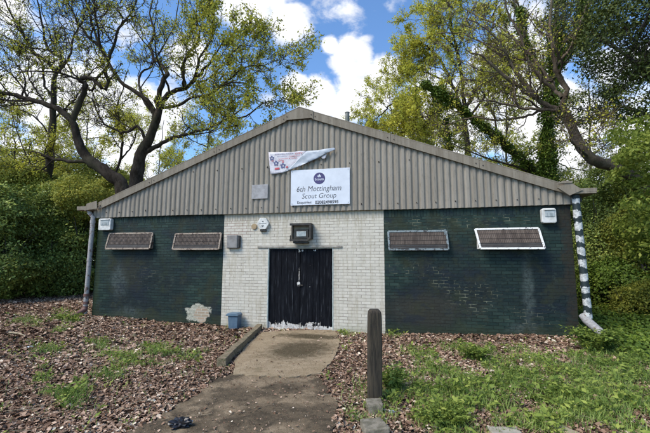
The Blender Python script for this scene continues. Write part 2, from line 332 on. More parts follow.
# ------------------------------------------------------------------ geometry helpers
class MB:
    def __init__(s): s.v = []; s.f = []; s.m = []; s.sm = []
    def add(s, vs, fs, mi=0, smooth=False):
        o = len(s.v); s.v += [tuple(map(float, p)) for p in vs]
        s.f += [tuple(i+o for i in f) for f in fs]; s.m += [mi]*len(fs); s.sm += [smooth]*len(fs)
    def box(s, x0, x1, y0, y1, z0, z1, mi=0):
        vs = [(x, y, z) for z in (z0, z1) for y in (y0, y1) for x in (x0, x1)]
        s.add(vs, [(0, 2, 3, 1), (4, 5, 7, 6), (0, 1, 5, 4), (2, 6, 7, 3), (0, 4, 6, 2), (1, 3, 7, 5)], mi)
    def prism(s, poly, y0, y1, mi=0, cap=(True, True)):            # polygon in x,z pushed along y
        n = len(poly); a = sum(poly[i][0]*poly[(i+1) % n][1]-poly[(i+1) % n][0]*poly[i][1] for i in range(n))
        if a < 0: poly = poly[::-1]
        vs = [(x, y0, z) for x, z in poly] + [(x, y1, z) for x, z in poly]
        fs = [tuple(range(n)), tuple(range(2*n-1, n-1, -1))] + [(i, i+n, (i+1) % n+n, (i+1) % n) for i in range(n)]
        s.add(vs, fs, mi)
    def bar(s, a, b, w, h, up=(0, 0, 1), mi=0):
        a = Vector(a); b = Vector(b); d = (b-a).normalized(); r = d.cross(Vector(up)).normalized(); u = r.cross(d)
        vs = []
        for p in (a, b):
            for sx, sy in ((-1, -1), (1, -1), (1, 1), (-1, 1)): vs.append(p + r*sx*w/2 + u*sy*h/2)
        s.add(vs, [(0, 3, 2, 1), (4, 5, 6, 7), (0, 1, 5, 4), (1, 2, 6, 5), (2, 3, 7, 6), (3, 0, 4, 7)], mi)
    def tube(s, pts, r, n=12, mi=0, cap=True):
        pts = [Vector(p) for p in pts]; rs = r if isinstance(r, (list, tuple)) else [r]*len(pts)
        ref = Vector((0.3, 1, 0.12)).normalized(); vs = []; fs = []
        for i, p in enumerate(pts):
            t = (pts[min(i+1, len(pts)-1)]-pts[max(i-1, 0)]).normalized()
            a = t.cross(ref).normalized(); b = t.cross(a)
            for k in range(n):
                q = 2*PI*k/n; vs.append(p + a*math.cos(q)*rs[i] + b*math.sin(q)*rs[i])
        for i in range(len(pts)-1):
            for k in range(n): fs.append((i*n+k, i*n+(k+1) % n, (i+1)*n+(k+1) % n, (i+1)*n+k))
        s.add(vs, fs, mi, True)
        if cap:
            s.add(vs[:n], [tuple(range(n))[::-1]], mi); s.add(vs[-n:], [tuple(range(n))], mi)
    def build(s, name, mats, parent=None, bevel=0, seg=2):
        me = bpy.data.meshes.new(name); me.from_pydata(s.v, [], s.f)
        for m in (mats if isinstance(mats, (list, tuple)) else [mats]): me.materials.append(m)
        me.polygons.foreach_set('material_index', s.m); me.polygons.foreach_set('use_smooth', s.sm); me.update()
        return link(name, me, parent, bevel, seg)
def link(name, me, parent=None, bevel=0, seg=2):
    o = bpy.data.objects.new(name, me); COL.objects.link(o)
    if parent is not None:
        o.parent = parent; o.matrix_parent_inverse = Matrix.Translation(-Vector(parent.location))
    if bevel:
        b = o.modifiers.new('Bevel', 'BEVEL'); b.width = bevel; b.segments = seg; b.limit_method = 'ANGLE'; b.angle_limit = 0.6
    return o
def tag(o, label=None, cat=None, group=None, kind=None):
    for k, v in (('label', label), ('category', cat), ('group', group), ('kind', kind)):
        if v: o[k] = v
    return o
def thing(name, loc, label, cat, group=None):
    o = bpy.data.objects.new(name, None); COL.objects.link(o); o.location = loc; o.empty_display_size = 0.2
    return tag(o, label, cat, group)
def bigmesh(name, V, Fq, mat, parent=None, tint=None, smooth=False):
    V = np.asarray(V, np.float32).reshape(-1, 3); Fq = np.asarray(Fq, np.int32); k = Fq.shape[1]
    me = bpy.data.meshes.new(name); me.vertices.add(len(V)); me.vertices.foreach_set('co', V.ravel())
    me.loops.add(Fq.size); me.loops.foreach_set('vertex_index', Fq.ravel())
    me.polygons.add(len(Fq)); me.polygons.foreach_set('loop_start', np.arange(0, Fq.size, k, dtype=np.int32))
    me.update(calc_edges=True)
    if smooth: me.polygons.foreach_set('use_smooth', np.ones(len(Fq), bool))
    if tint is not None:
        a = me.attributes.new('tint', 'FLOAT', 'POINT'); a.data.foreach_set('value', np.asarray(tint, np.float32))
    me.materials.append(mat)
    return link(name, me, parent)
def nrm(a): return a/np.maximum(np.linalg.norm(a, axis=-1, keepdims=True), 1e-9)

def leaf_arrays(P, size, bias=(0, 0, 0.6), aspect=0.55, fold=0.12, tint=None, N=None, T=None):
    n = len(P); size = np.broadcast_to(size, (n,)) * rng.uniform(0.6, 1.3, n)
    if N is None: N = nrm(rng.normal(size=(n, 3)) + np.asarray(bias))
    if T is None: T = rng.normal(size=(n, 3))
    T = nrm(T - N*(T*N).sum(1, keepdims=True)); B = np.cross(N, T); s = size[:, None]
    V = np.stack([P - T*s*0.5, P + B*s*aspect*0.5 - T*s*0.05 + N*s*fold, P + T*s*0.5, P - B*s*aspect*0.5 - T*s*0.05 + N*s*fold], 1)
    Fq = np.arange(n*4).reshape(n, 4)
    if tint is None: tint = np.clip(rng.normal(0.45, 0.22, n), 0, 1)
    return V.reshape(-1, 3), Fq, np.repeat(tint, 4)

def litter_arrays(P, size, aspect, fold, tint):
    n = len(P); s = (size*rng.uniform(0.7, 1.25, n))[:, None]; N = nrm(rng.normal(size=(n, 3))+np.array([0, 0, 3.2])); T = rng.normal(size=(n, 3)); T = nrm(T-N*(T*N).sum(1, keepdims=True)); B = np.cross(N, T)
    a = (aspect*rng.uniform(0.75, 1.25, n))[:, None]; c = (fold*rng.normal(0.6, 0.7, n))[:, None]; bend = (rng.normal(0.05, 0.12, n))[:, None]
    def pt(x, y, z): return P+T*s*x+B*s*a*y+N*s*(z*c+bend*(0.25-x*x)*2)
    V = np.stack([pt(-0.5, 0, 0), pt(-0.22, 0.46, 1), pt(0.20, 0.42, 1), pt(0.5, 0, 0), pt(0.16, -0.45, 1), pt(-0.24, -0.42, 1)], 1)
    k = np.arange(n)[:, None]*6; F = np.concatenate([k+np.array([0, 3, 2, 1]), k+np.array([0, 5, 4, 3])]); return V.reshape(-1, 3), F, np.repeat(tint, 6)

def tubes(P, R, sides):
    N, K, _ = P.shape
    T = np.empty_like(P); T[:, 1:-1] = P[:, 2:]-P[:, :-2]; T[:, 0] = P[:, 1]-P[:, 0]; T[:, -1] = P[:, -1]-P[:, -2]; T = nrm(T)
    ref = nrm(np.cross(nrm(P[:, -1]-P[:, 0]), rng.normal(size=(N, 3))))[:, None]
    A = nrm(ref - T*(T*ref).sum(-1, keepdims=True)); B = np.cross(T, A)
    q = np.arange(sides)*2*PI/sides
    V = P[:, :, None] + R[:, :, None, None]*(A[:, :, None]*np.cos(q)[:, None] + B[:, :, None]*np.sin(q)[:, None])
    idx = np.arange(N*K*sides).reshape(N, K, sides); nx = np.roll(idx, -1, 2)
    Fq = np.stack([idx[:, :-1], nx[:, :-1], nx[:, 1:], idx[:, 1:]], -1).reshape(-1, 4)
    return V.reshape(-1, 3), Fq
class Wood:
    def __init__(s): s.V = []; s.F = []; s.n = 0
    def add(s, V, F): s.V.append(V); s.F.append(F+s.n); s.n += len(V)
    def build(s, name, mat, parent): return bigmesh(name, np.concatenate(s.V), np.concatenate(s.F), mat, parent, smooth=True)
def resample(pts, K):
    p = np.asarray(pts, float); pp = np.vstack([2*p[0]-p[1], p, 2*p[-1]-p[-2]]); out = []
    n = len(p)-1
    for t in np.linspace(0, n-1e-6, K):
        i = int(t); f = t-i; a, b, c, d = pp[i], pp[i+1], pp[i+2], pp[i+3]
        out.append(0.5*((2*b)+(-a+c)*f+(2*a-5*b+4*c-d)*f*f+(-a+3*b-3*c+d)*f**3))
    return np.array(out)
def spawn(P, R, count, L, ang, K, rr, wig=0.35, up=0.12, tmin=0.2, rend=0.35, center=None):
    # children growing off parent branches P [N,K,3]
    N, K0, _ = P.shape; pi = np.repeat(np.arange(N), count); m = len(pi)
    t = rng.uniform(tmin, 1.0, m)*(K0-1); i0 = np.minimum(t.astype(int), K0-2); f = (t-i0)[:, None]
    S = P[pi, i0]*(1-f)+P[pi, i0+1]*f; r0 = (R[pi, i0]*(1-f[:, 0])+R[pi, i0+1]*f[:, 0])
    T = nrm(P[pi, i0+1]-P[pi, i0]); W = rng.normal(size=(m, 3)); W = nrm(W - T*(W*T).sum(1, keepdims=True))
    a = np.radians(rng.uniform(ang[0], ang[1], m))[:, None]; d = nrm(T*np.cos(a)+W*np.sin(a))
    plen = np.linalg.norm(np.diff(P, axis=1), axis=2).sum(1)[pi]
    ln = (L*rng.uniform(0.55, 1.25, m) if np.isscalar(L) else plen*rng.uniform(L[0], L[1], m)); ln = ln*(1-0.35*t/(K0-1))
    out = [S]; cur = S
    for k in range(K-1):
        d = nrm(d + rng.normal(size=(m, 3))*wig*0.6 + np.array([0, 0, up])); cur = cur + d*(ln/(K-1))[:, None]; out.append(cur)
    C = np.stack(out, 1); rad = np.minimum(r0*rr, 0.022*ln+0.004)
    return C, rad[:, None]*np.linspace(1, rend, K)[None]

def grow_tree(name, label, cat, base, branches, leafmat_, barkm, n1=7, n2=6, n3=5, nleaf=9, leaf=0.085, L1=2.0, spread=0.16,
              L2=(0.35, 0.7), L3=(0.4, 0.8), ivy=None, group=None, keep=None, rmin=0.0065, up=0.10):
    """branches: list of (world points, r0, r1, children?)"""
    root = thing(name, tuple(base), label, cat, group); w = Wood(); PP = []; RR = []
    for pts, r0, r1, kids in branches:
        K = 22; P = resample(pts, K); tt = np.linspace(0, 1, K)
        seg = np.linalg.norm(np.diff(P, axis=0), axis=1).mean(); P[1:-1] += rng.normal(size=(K-2, 3))*min(r0*0.28, seg*0.13)*(0.30 if r0 > 0.24 else 0.75)
        r0 = r0*(0.86 if r0 > 0.24 else 0.70); r1 = r1*0.55; R = (r0*(1-tt)**0.9 + r1*tt + (r1-r0*0)*0)*(1+0.045*rng.normal(size=K)); R = np.maximum(R, r1*0.8)
        V, F = tubes(P[None], R[None], 11); w.add(V, F)
        if kids: PP.append(P); RR.append(R); 
    P0 = np.array(PP); R0 = np.array(RR)
    P1, R1 = spawn(P0, R0, n1, L1, (30, 75), 9, 0.5, wig=0.42, up=up, tmin=0.25)
    P2, R2_ = spawn(P1, R1, n2, L2, (25, 70), 7, 0.6, wig=0.42, up=up)
    n3 = int(n3*1.5); nleaf = nleaf*1.1
    P3, R3 = spawn(P2, R2_, n3, L3, (20, 65), 5, 0.6, wig=0.40, up=up*0.7)
    R2_ = np.maximum(R2_, 0.009); R3 = np.maximum(R3, rmin)
    for P, R, sd in ((P1, R1, 6), (P2, R2_, 4), (P3, R3, 3)):
        V, F = tubes(P, R, sd); w.add(V, F)
    w.build('trunk', M[barkm], root)
    if nleaf:
        m = len(P3); k = int(m*nleaf); pi = rng.integers(0, m, k); t = rng.uniform(0.15, 1.05, k)*4; i0 = np.clip(t.astype(int), 0, 3); f = (t-i0)[:, None]
        # some sprays are full and some are nearly bare
        full = rng.uniform(0.0, 1.0, m)**0.7; ok = rng.uniform(size=k) < full[pi]
        L = P3[pi, i0]*(1-f)+P3[pi, i0+1]*f + rng.normal(size=(k, 3))*spread*0.5; L = L[ok]
        if keep is not None: L = L[keep(L)]
        V, F, tt = leaf_arrays(L, leaf)
        bigmesh('crown', V, F, M[leafmat_], root, tt)
    if ivy:
        VV = []; 
        for pts, rad, n in ivy:
            P = resample(pts, 40); i = rng.integers(0, 39, n); f = rng.uniform(size=(n, 1)); c = P[i]*(1-f)+P[i+1]*f
            clump = 0.55+0.45*np.sin(i*1.7)+0.3*np.sin(i*0.6+1)
            L = c + nrm(rng.normal(size=(n, 3)))*(rad*np.sqrt(rng.uniform(0.1, 1, n))*np.clip(clump, 0.35, 1.3))[:, None]; VV.append(L)
        V, F, tt = leaf_arrays(np.vstack(VV), leaf*1.15)
        bigmesh('ivy', V, F, M['lf_ivy'], root, tt)
    return root

def U(D, *pts):      # traced limb: (u, v, extra distance) at a real distance D
    return np.array([at(p[0], p[1], D+(p[2] if len(p) > 2 else 0)) for p in pts])

def foliage_points(blobs, n, hol=0.8, seed=0):
    out = []; vol = np.array([b[3]*b[4]*b[5] for b in blobs])**(2/3); cnt = (n*vol/vol.sum()).astype(int)
    r = np.random.default_rng(seed+100); ph = r.uniform(0, 6, 9); fr = r.uniform(1.6, 4.2, 9)
    for b, c in zip(blobs, cnt):
        c0 = np.array(b[:3]); s = np.array(b[3:6]); k = int(c*1.9)
        d = nrm(rng.normal(size=(k, 3))); rad = 1-np.abs(rng.normal(0, 0.16, k)); shoot = rng.uniform(size=k) < 0.10; rad = np.where(shoot, 1+rng.exponential(0.10, k)*(0.4+np.abs(np.sin(d[:, 0]*13+ph[6])*np.sin(d[:, 2]*15+ph[7]+d[:, 1]*9))), rad); rad *= 1+0.10*np.sin(d[:, 0]*5+ph[0])*np.cos(d[:, 2]*6+ph[1])+0.07*np.sin(d[:, 1]*11+ph[2])
        P = c0 + d*s*rad[:, None]
        nz = np.sin(P[:, 0]*fr[0]+ph[3]+2*np.sin(P[:, 2]*fr[1]))+np.sin(P[:, 1]*fr[2]+ph[4])+np.sin(P[:, 2]*fr[3]+ph[5]+1.5*np.sin(P[:, 0]*fr[4]))
        push = (nz*0.055)[:, None]; P = P + d*push*s.mean()
        ok = rng.uniform(size=k) < np.clip(0.62+nz*0.22*hol, 0.06, 1)
        out.append((P[ok], d[ok]))
    return np.vstack([o[0] for o in out]), np.vstack([o[1] for o in out])

def bush(name, label, cat, blobs, n, leaf, mat, seed=0, group=None, stems=7, bark='barkgrey', hol=0.8, aspect=0.55, under=0.0):
    b0 = blobs[0]; gx, gy = b0[0], b0[1]; g0 = float(gz(gx, gy))
    root = thing(name, (gx, gy, g0), label, cat, group)
    P, d = foliage_points(blobs, n, hol, seed); keepm = P[:, 2] > gz(P[:, 0], P[:, 1])+0.02; P = P[keepm]; d = d[keepm]
    N = nrm(d*0.8+rng.normal(size=P.shape)*0.65+np.array([0, 0, 0.5])); V, F, tt = leaf_arrays(P, leaf, N=N, aspect=aspect)
    bigmesh('foliage', V, F, M[mat], root, tt)
    w = Wood()
    for b in blobs:
        for k in range(stems):
            q = rng.uniform(0, 6.28); e = np.array(b[:3])+np.array([math.cos(q)*b[3], math.sin(q)*b[4], b[5]*rng.uniform(0.2, 0.9)])*0.85
            s0 = np.array([b[0]+math.cos(q)*0.15, b[1]+math.sin(q)*0.15, float(gz(b[0], b[1]))-0.05]); mid = (s0+e)/2+rng.normal(size=3)*0.15
            mid[2] += 0.1; P_ = resample([s0, mid, e], 8); V, F = tubes(P_[None], np.linspace(0.035, 0.008, 8)[None], 5); w.add(V, F)
            PC, RC = spawn(P_[None], np.linspace(0.03, 0.008, 8)[None], 6, 0.6, (25, 60), 5, 0.6); V, F = tubes(PC, np.maximum(RC, 0.004), 3); w.add(V, F)
    if w.V: w.build('stems', M[bark], root)
    return root
def blobat(u, v, D, ru, rv, rd):           # ellipsoid at a surveyed place; radii in picture units turned to metres there
    p = at(u, v, D); k = D/FP; return (p[0], p[1], p[2], ru*k, rd, rv*k)
#SCENE
# ================================================================== SETTING
def make_ground():
    gx = np.concatenate([np.linspace(-150, -16, 30), np.linspace(-15, 12, 200), np.linspace(13, 150, 30)])
    gy = np.concatenate([np.linspace(-40, -10, 12), np.linspace(-9, 6, 120), np.linspace(7, 30, 30), np.linspace(34, 220, 30)])
    X, Y = np.meshgrid(gx, gy); Z = gz(X, Y); V = np.stack([X, Y, Z], -1).reshape(-1, 3)
    a = np.arange(len(gx)*len(gy)).reshape(len(gy), len(gx))
    F = np.stack([a[:-1, :-1], a[:-1, 1:], a[1:, 1:], a[1:, :-1]], -1).reshape(-1, 4)
    tag(bigmesh('ground', V, F, M['ground'], smooth=True), kind='structure')
make_ground()

def slab(name, px, mat, lift, thick=0.08, jag=0.02, sub=6):
    pts = [gnd(u, v) for u, v in px]; ring = []
    for i in range(len(pts)):
        a, b = pts[i], pts[(i+1) % len(pts)]
        for k in range(sub):
            p = a*(1-k/sub)+b*k/sub; ring.append([p[0]+rng.normal()*jag, p[1]+rng.normal()*jag])
    ring = np.array(ring)
    import mathutils.geometry as mg
    n = len(ring); xs, ys = ring[:, 0], ring[:, 1]
    # inner grid points for a gently uneven top
    gp = [(x, y) for x in np.arange(xs.min(), xs.max(), 0.22) for y in np.arange(ys.min(), ys.max(), 0.22)]
    r = mg.delaunay_2d_cdt([Vector(p) for p in ring] + [Vector(p) for p in gp], [], [list(range(n))], 1, 1e-4)
    vs, fs = r[0], r[2]; z = lambda x, y: float(gz(x, y))+lift
    b = MB(); b.add([(p.x, p.y, z(p.x, p.y)) for p in vs], [tuple(f) for f in fs], 0, False)
    rv = [(p[0], p[1], z(*p)) for p in ring] + [(p[0], p[1], z(*p)-thick) for p in ring]
    b.add(rv, [(i, (i+1) % n, n+(i+1) % n, n+i) for i in range(n)])
    o = b.build(name, mat); tag(o, kind='structure'); return ring
ring1 = slab('door_path', [(247, 346), (262, 333.5), (300, 331.5), (336, 331.5), (339, 341), (338, 352), (331, 364), (321, 375), (290, 379.5), (262, 378), (233, 376), (236, 360)], M['slab'], 0.035, jag=0.012)
ring2 = slab('path', [(233, 374.5), (262, 376), (290, 377.5), (318, 373.5), (328, 388), (336, 404), (334, 425), (333, 470), (60, 500), (120, 436), (158, 419), (190, 400), (208, 386)], M['oldpath'], 0.018, jag=0.035)
def inside(P, ring):
    x, y = P[:, 0], P[:, 1]; c = np.zeros(len(P), bool); n = len(ring); j = n-1
    for i in range(n):
        xi, yi = ring[i]; xj, yj = ring[j]
        c ^= ((yi > y) != (yj > y)) & (x < (xj-xi)*(y-yi)/(yj-yi+1e-12)+xi); j = i
    return c
smooth1 = ring1

# ================================================================== THE HALL
HX = 6.187
hall = thing('brick_hall', (0, 0, -0.1), 'single storey brick hall with green and white painted front, black double doors and corrugated gable', 'building')
def wall_cells(b, x0, x1, z0, z1, holes, y0=0.0, y1=0.22, rev=True):
    xs = sorted({x0, x1, *[h[0] for h in holes], *[h[1] for h in holes]}); zs = sorted({z0, z1, *[h[2] for h in holes], *[h[3] for h in holes]})
    inh = lambda x, z: any(h[0] < x < h[1] and h[2] < z < h[3] for h in holes)
    for i in range(len(xs)-1):
        for j in range(len(zs)-1):
            xa, xb, za, zb = xs[i], xs[i+1], zs[j], zs[j+1]
            if inh((xa+xb)/2, (za+zb)/2): continue
            b.add([(xa, y0, za), (xb, y0, za), (xb, y0, zb), (xa, y0, zb)], [(0, 1, 2, 3)])
            b.add([(xa, y1, za), (xb, y1, za), (xb, y1, zb), (xa, y1, zb)], [(3, 2, 1, 0)])
    for h in holes + [(x0, x1, z0, z1)]:
        a, c, d, e = h
        b.add([(a, y0, d), (a, y1, d), (a, y1, e), (a, y0, e)], [(0, 1, 2, 3)]); b.add([(c, y0, d), (c, y1, d), (c, y1, e), (c, y0, e)], [(3, 2, 1, 0)])
        b.add([(a, y0, e), (a, y1, e), (c, y1, e), (c, y0, e)], [(0, 1, 2, 3)]); b.add([(a, y0, d), (a, y1, d), (c, y1, d), (c, y0, d)], [(3, 2, 1, 0)])
# window spec: (top-left px, top-right px, bottom-left px, bottom-right px, projection, frame material, label)
WIN = [((110.5, 233.5), (153.5, 233), (105.5, 248.8), (149.5, 248.5), 0.15, 'framecream', None),
       ((176.5, 233.8), (221.8, 233.3), (172.6, 249.3), (218.6, 249), 0.15, 'framecream', None),
       ((388.3, 231.3), (446.2, 230), (389.3, 249.6), (448.3, 248.6), 0.12, 'framegrey', 'grey framed window'),
       ((475.0, 229), (538.0, 228), (480.6, 248.6), (544.6, 247.2), 0.26, 'framewhite', 'white framed window propped wide open')]
holes = []
for tl, tr, bl_, br_, p, fm, lb in WIN:
    x0, zt = fac(*tl); x1, _ = fac(*tr); zb = fac(*bl_, -p)[1]; holes.append((x0+0.02, x1-0.02, zb-0.0, zt-0.01))
b = MB(); wall_cells(b, -HX, -2.117, -0.5, 3.0, holes[:2]); b.build('painted_wall', M['green'], hall)['label'] = 'dark green painted brickwork with a bare patch at its foot'
b = MB(); wall_cells(b, 2.135, HX, -0.5, 3.0, holes[2:]); b.build('painted_wall', M['green'], hall)['label'] = 'dark green painted brickwork with pale joints and a grey streak'
DX0, DX1, DH = -0.847, 0.886, 1.938
b = MB(); wall_cells(b, -2.117, 2.135, -0.5, 3.0, [(DX0, DX1, -0.5001, DH)], -0.006, 0.22); b.build('painted_wall', M['white'], hall)['label'] = 'white painted brickwork round the doors'
b = MB(); b.box(-HX+0.002, -HX+0.22, 0.22, 13, -0.5, 3.1); b.box(HX-0.22, HX-0.002, 0.22, 13, -0.5, 3.1)
b.prism([(-HX+0.22, -0.5), (HX-0.22, -0.5), (HX-0.22, 3.1), (0, 5.3), (-HX+0.22, 3.1)], 12.7, 12.95); b.build('rear_wall', M['green'], hall)
b = MB(); b.prism([(-HX+.25, 2.95), (HX-.25, 2.95), (HX-.25, 3.02), (0, 5.2), (-HX+.25, 3.02)], 0.25, 0.32); b.box(-HX+.23, HX-.23, 0.6, 0.66, -0.4, 2.95)
b.build('black_backing', M['blackvoid'], hall)  # black sheets that paint the darkness inside the hall

# windows: fixed frame, top-hung sash leaning out, brown pane
for (tl, tr, bl_, br_, p, fm, lb), h in zip(WIN, holes):
    x0, x1, z0, z1 = h; f = MB(); t = 0.035
    f.box(x0, x1, 0.010, 0.09, z1-t, z1); f.box(x0, x1, 0.010, 0.09, z0, z0+t); f.box(x0, x0+t, 0.010, 0.09, z0+t, z1-t); f.box(x1-t, x1, 0.010, 0.09, z0+t, z1-t)
    if fm == 'framecream': f.box(x1-0.01, x1+0.035, -0.03, 0.009, z0+0.01, z1+0.01)
    if fm == 'framegrey': f.box(x1-0.03, x1+0.015, -0.05, 0.009, z0-0.03, z1+0.03); f.box(x0-0.02, x0+0.02, -0.04, 0.009, z1-0.16, z1+0.0)
    wo = f.build('window', M[fm], hall, 0.004)
    wo['label'] = lb or ('cream framed window nearer the white panel' if x0 > -4 else 'cream framed window nearer the grey pipe')
    A = Vector((x0-0.02, -0.03, z1+0.0)); B = Vector((x1+0.02, -0.03, z1)); xb0 = fac(*bl_, -p)[0]; xb1 = fac(*br_, -p)[0]
    Cc = Vector((xb0, -p, z0)); Dd = Vector((xb1, -p, z0)); nrmv = (B-A).cross(Cc-A).normalized()
    s = MB(); w = 0.045
    s.bar(A, B, 0.03, w, nrmv.cross(B-A)); s.bar(Cc, Dd, 0.03, w, nrmv.cross(B-A)); s.bar(A, Cc, 0.03, w, nrmv.cross(A-Cc)); s.bar(B, Dd, 0.03, w, nrmv.cross(A-Cc))
    s.build('sash', M[fm], wo, 0.004)
    g = MB(); off = -nrmv*0.004
    if off.y < 0: off = -off
    def L(a, b_, k): return a*(1-k)+b_*k
    q = [L(L(A, B, i), L(Cc, Dd, i), j) for i, j in ((0.012, 0.03), (0.988, 0.03), (0.988, 0.93), (0.012, 0.93))]
    q2 = [v+off*2 for v in q]; g.add(q+q2, [(0, 1, 2, 3), (7, 6, 5, 4), (0, 4, 5, 1), (2, 6, 7, 3), (1, 5, 6, 2), (0, 3, 7, 4)])
    g.build('pane', M['brownpane'], wo)
    g = MB(); nx = 34
    for i in range(1, nx): g.bar(L(A, B, i/nx)-off*1.5, L(Cc, Dd, i/nx)-off*1.5, 0.006, 0.006, (0, 1, 0))
    for j in (0.25, 0.5): g.bar(L(A, Cc, j)-off*1.5, L(B, Dd, j)-off*1.5, 0.006, 0.006, (0, 1, 0))
    for j, tk in ((0.74, 0.02), (0.84, 0.012)): g.bar(L(A, Cc, j)-off*2.5, L(B, Dd, j)-off*2.5, 0.012, tk, (0, 1, 0))
    g.build('wire_guard', M['brownmesh'], wo)
    g = MB(); k0, k1 = 0.72, 0.93; qq = [L(A, Cc, k0)*0.97+L(B, Dd, k0)*0.03-off*3, L(A, Cc, k0)*0.03+L(B, Dd, k0)*0.97-off*3, L(A, Cc, k1)*0.03+L(B, Dd, k1)*0.97-off*3, L(A, Cc, k1)*0.97+L(B, Dd, k1)*0.03-off*3]
    g.add(qq+[v+off for v in qq], [(0, 1, 2, 3), (7, 6, 5, 4), (0, 4, 5, 1), (2, 6, 7, 3), (1, 5, 6, 2), (0, 3, 7, 4)]); g.build('lower_band', M['darkside'], wo)  # dark band across the lower pane, a thin separate strip
    g = MB(); g.box(x0+t, x1-t, 0.095, 0.10, z0+t, z1-t); g.build('window_backing', M['blackvoid'], wo)  # black sheet behind the frame, painting the unlit room

# doors
for side, (a, c) in enumerate(((DX0+0.030, 0.012), (0.018, DX1-0.030))):
    b = MB(); npl = 5; w = (c-a)/npl
    for k in range(npl): b.box(a+k*w+0.002, a+(k+1)*w-0.002, 0.045, 0.08, -0.095, DH-0.02)
    if side == 0: b.box(c-0.03, c+0.004, 0.033, 0.044, -0.08, DH-0.04)
    d = b.build('door', M['door'], hall, 0.003, 1)
    d['label'] = 'black plank door leaf flaking white at the foot' + (' with the cover strip' if side == 0 else ' right of the cover strip')
    if side == 1:
        b = MB(); b.box(-0.045, 0.09, 0.024, 0.032, 0.985, 1.015); b.tube([(0.02, 0.02, 1.0), (0.02, 0.012, 0.975)], 0.018, 10); b.build('hasp', M['blackmetal'], d)
b = MB(); b.box(DX0+0.001, DX0+0.028, -0.012, 0.10, -0.11, DH-0.003); b.box(DX1-0.028, DX1-0.001, -0.012, 0.10, -0.11, DH-0.003); b.box(DX0+0.028, DX1-0.028, 0.0, 0.10, DH-0.018, DH-0.003)
b.build('door_frame', M['dframe'], hall, 0.004)
lx0 = fac(258, 246)[0]; lx1 = fac(342, 246)[0]
b = MB(); b.box(lx0, lx1, -0.035, -0.007, DH+0.002, DH+0.05); b.build('lintel', M['lintel'], hall, 0.005)
b = MB(); b.box(DX0+0.02, DX1-0.02, -0.06, 0.12, -0.3, -0.097); b.build('doorstep', M['slab'], hall, 0.01)
b = MB(); b.box(DX0, DX1, 0.12, 0.14, -0.3, DH); b.build('black_backing', M['blackvoid'], hall)  # black sheet behind the doors for the darkness inside

# gable, verge boards, roof
YB = -0.15
zA = fac(300, 107.6, YB)[1]; xa = fac(300, 107.6, YB)[0]
pl = fac(95.1, 200.7, YB); pr = fac(566, 189.4, YB)
slL = (zA-pl[1])/(0-pl[0]); slR = (zA-pr[1])/(pr[0]-0); SL = (slL+slR)/2
print('roof', zA, xa, pl, pr, slL, slR)
EX = 6.22
top = lambda x: zA-SL*abs(x)
bw = 0.205
gb = MB(); per = 0.146; xs = np.arange(-6.30, 6.301, per/12); yy = -0.074-0.0160*np.clip(1.9*np.cos(2*PI*xs/per)+0.75, -1, 1)
vs = []; 
for x, y in zip(xs, yy):
    zt = max(top(x)-0.10, 2.90); zb0_ = 2.845+0.006*math.sin(x*1.3); dz_ = 0.012*math.sin(x*0.9+1)
    vs += [(x, y, zb0_), (x, y, zb0_+0.006), (x, y, zb0_+0.020), (x, y, zt-0.02), (x, y, zt)]
gb.add(vs, [(5*i+j, 5*i+5+j, 5*i+6+j, 5*i+1+j) for i in range(len(xs)-1) for j in range(4)], 0, True)
k = 0
for x in np.arange(-42, 43)*per:
    k += 1
    for zr, every, ph in ((2.99, 3, 0), (4.05, 5, 2)):
        if k % every == ph and zr < top(x)-0.35:
            gb.tube([(x, -0.092, zr+rng.normal()*0.01), (x, -0.108, zr)], 0.012, 8, 1)
go = gb.build('gable_cladding', [M['gable'], M['bolt']], hall)
md = go.modifiers.new('Solidify', 'SOLIDIFY'); md.thickness = 0.007; md.offset = -1
def slope_piece(bm, x0, x1, t0, t1, y0, y1, mi=0):      # strip following the roof slope, t measured down from the top line
    bm.prism([(x0, top(x0)-t0), (x1, top(x1)-t0), (x1, top(x1)-t1), (x0, top(x0)-t1)], y0, y1, mi)
for sgn in (-1, 1):
    b = MB()
    segs = [0.36, 2.35, 4.35, 6.10]
    for a, c in zip(segs[:-1], segs[1:]):
        x0, x1 = (a*sgn, (c-0.006)*sgn); slope_piece(b, x0, x1, 0.0, bw, YB, YB+0.022); slope_piece(b, x0, x1, -0.014, 0.012, YB-0.004, YB+0.30)
        for q in (a+0.07, c-0.08): b.tube([(q*sgn, YB-0.001, top(q)-bw*0.55), (q*sgn, YB-0.012, top(q)-bw*0.55)], 0.013, 8, 1)
    b.build('verge_board', [M['barge'], M['bolt']], hall, 0.004)
b = MB(); zb_ = top(0.36)-bw
zc = zb_ - 0.0
b.prism([(-0.38, top(0.38)), (0, zA), (0.38, top(0.38)), (0.38, top(0.38)-bw), (0.33, zc+0.03), (-0.33, zc+0.03), (-0.38, top(0.38)-bw)], YB-0.016, YB+0.01)
b.prism([(-0.38, top(0.38)), (0, zA), (0.38, top(0.38)), (0.38, top(0.38)+0.022), (0, zA+0.024), (-0.38, top(0.38)+0.022)], YB-0.02, YB+0.35)
for q in (-0.33, 0.33): b.tube([(q, YB-0.017, top(q)-0.10), (q, YB-0.028, top(q)-0.10)], 0.014, 8, 1)
b.build('ridge_end_cap', [M['barge'], M['bolt']], hall, 0.004)
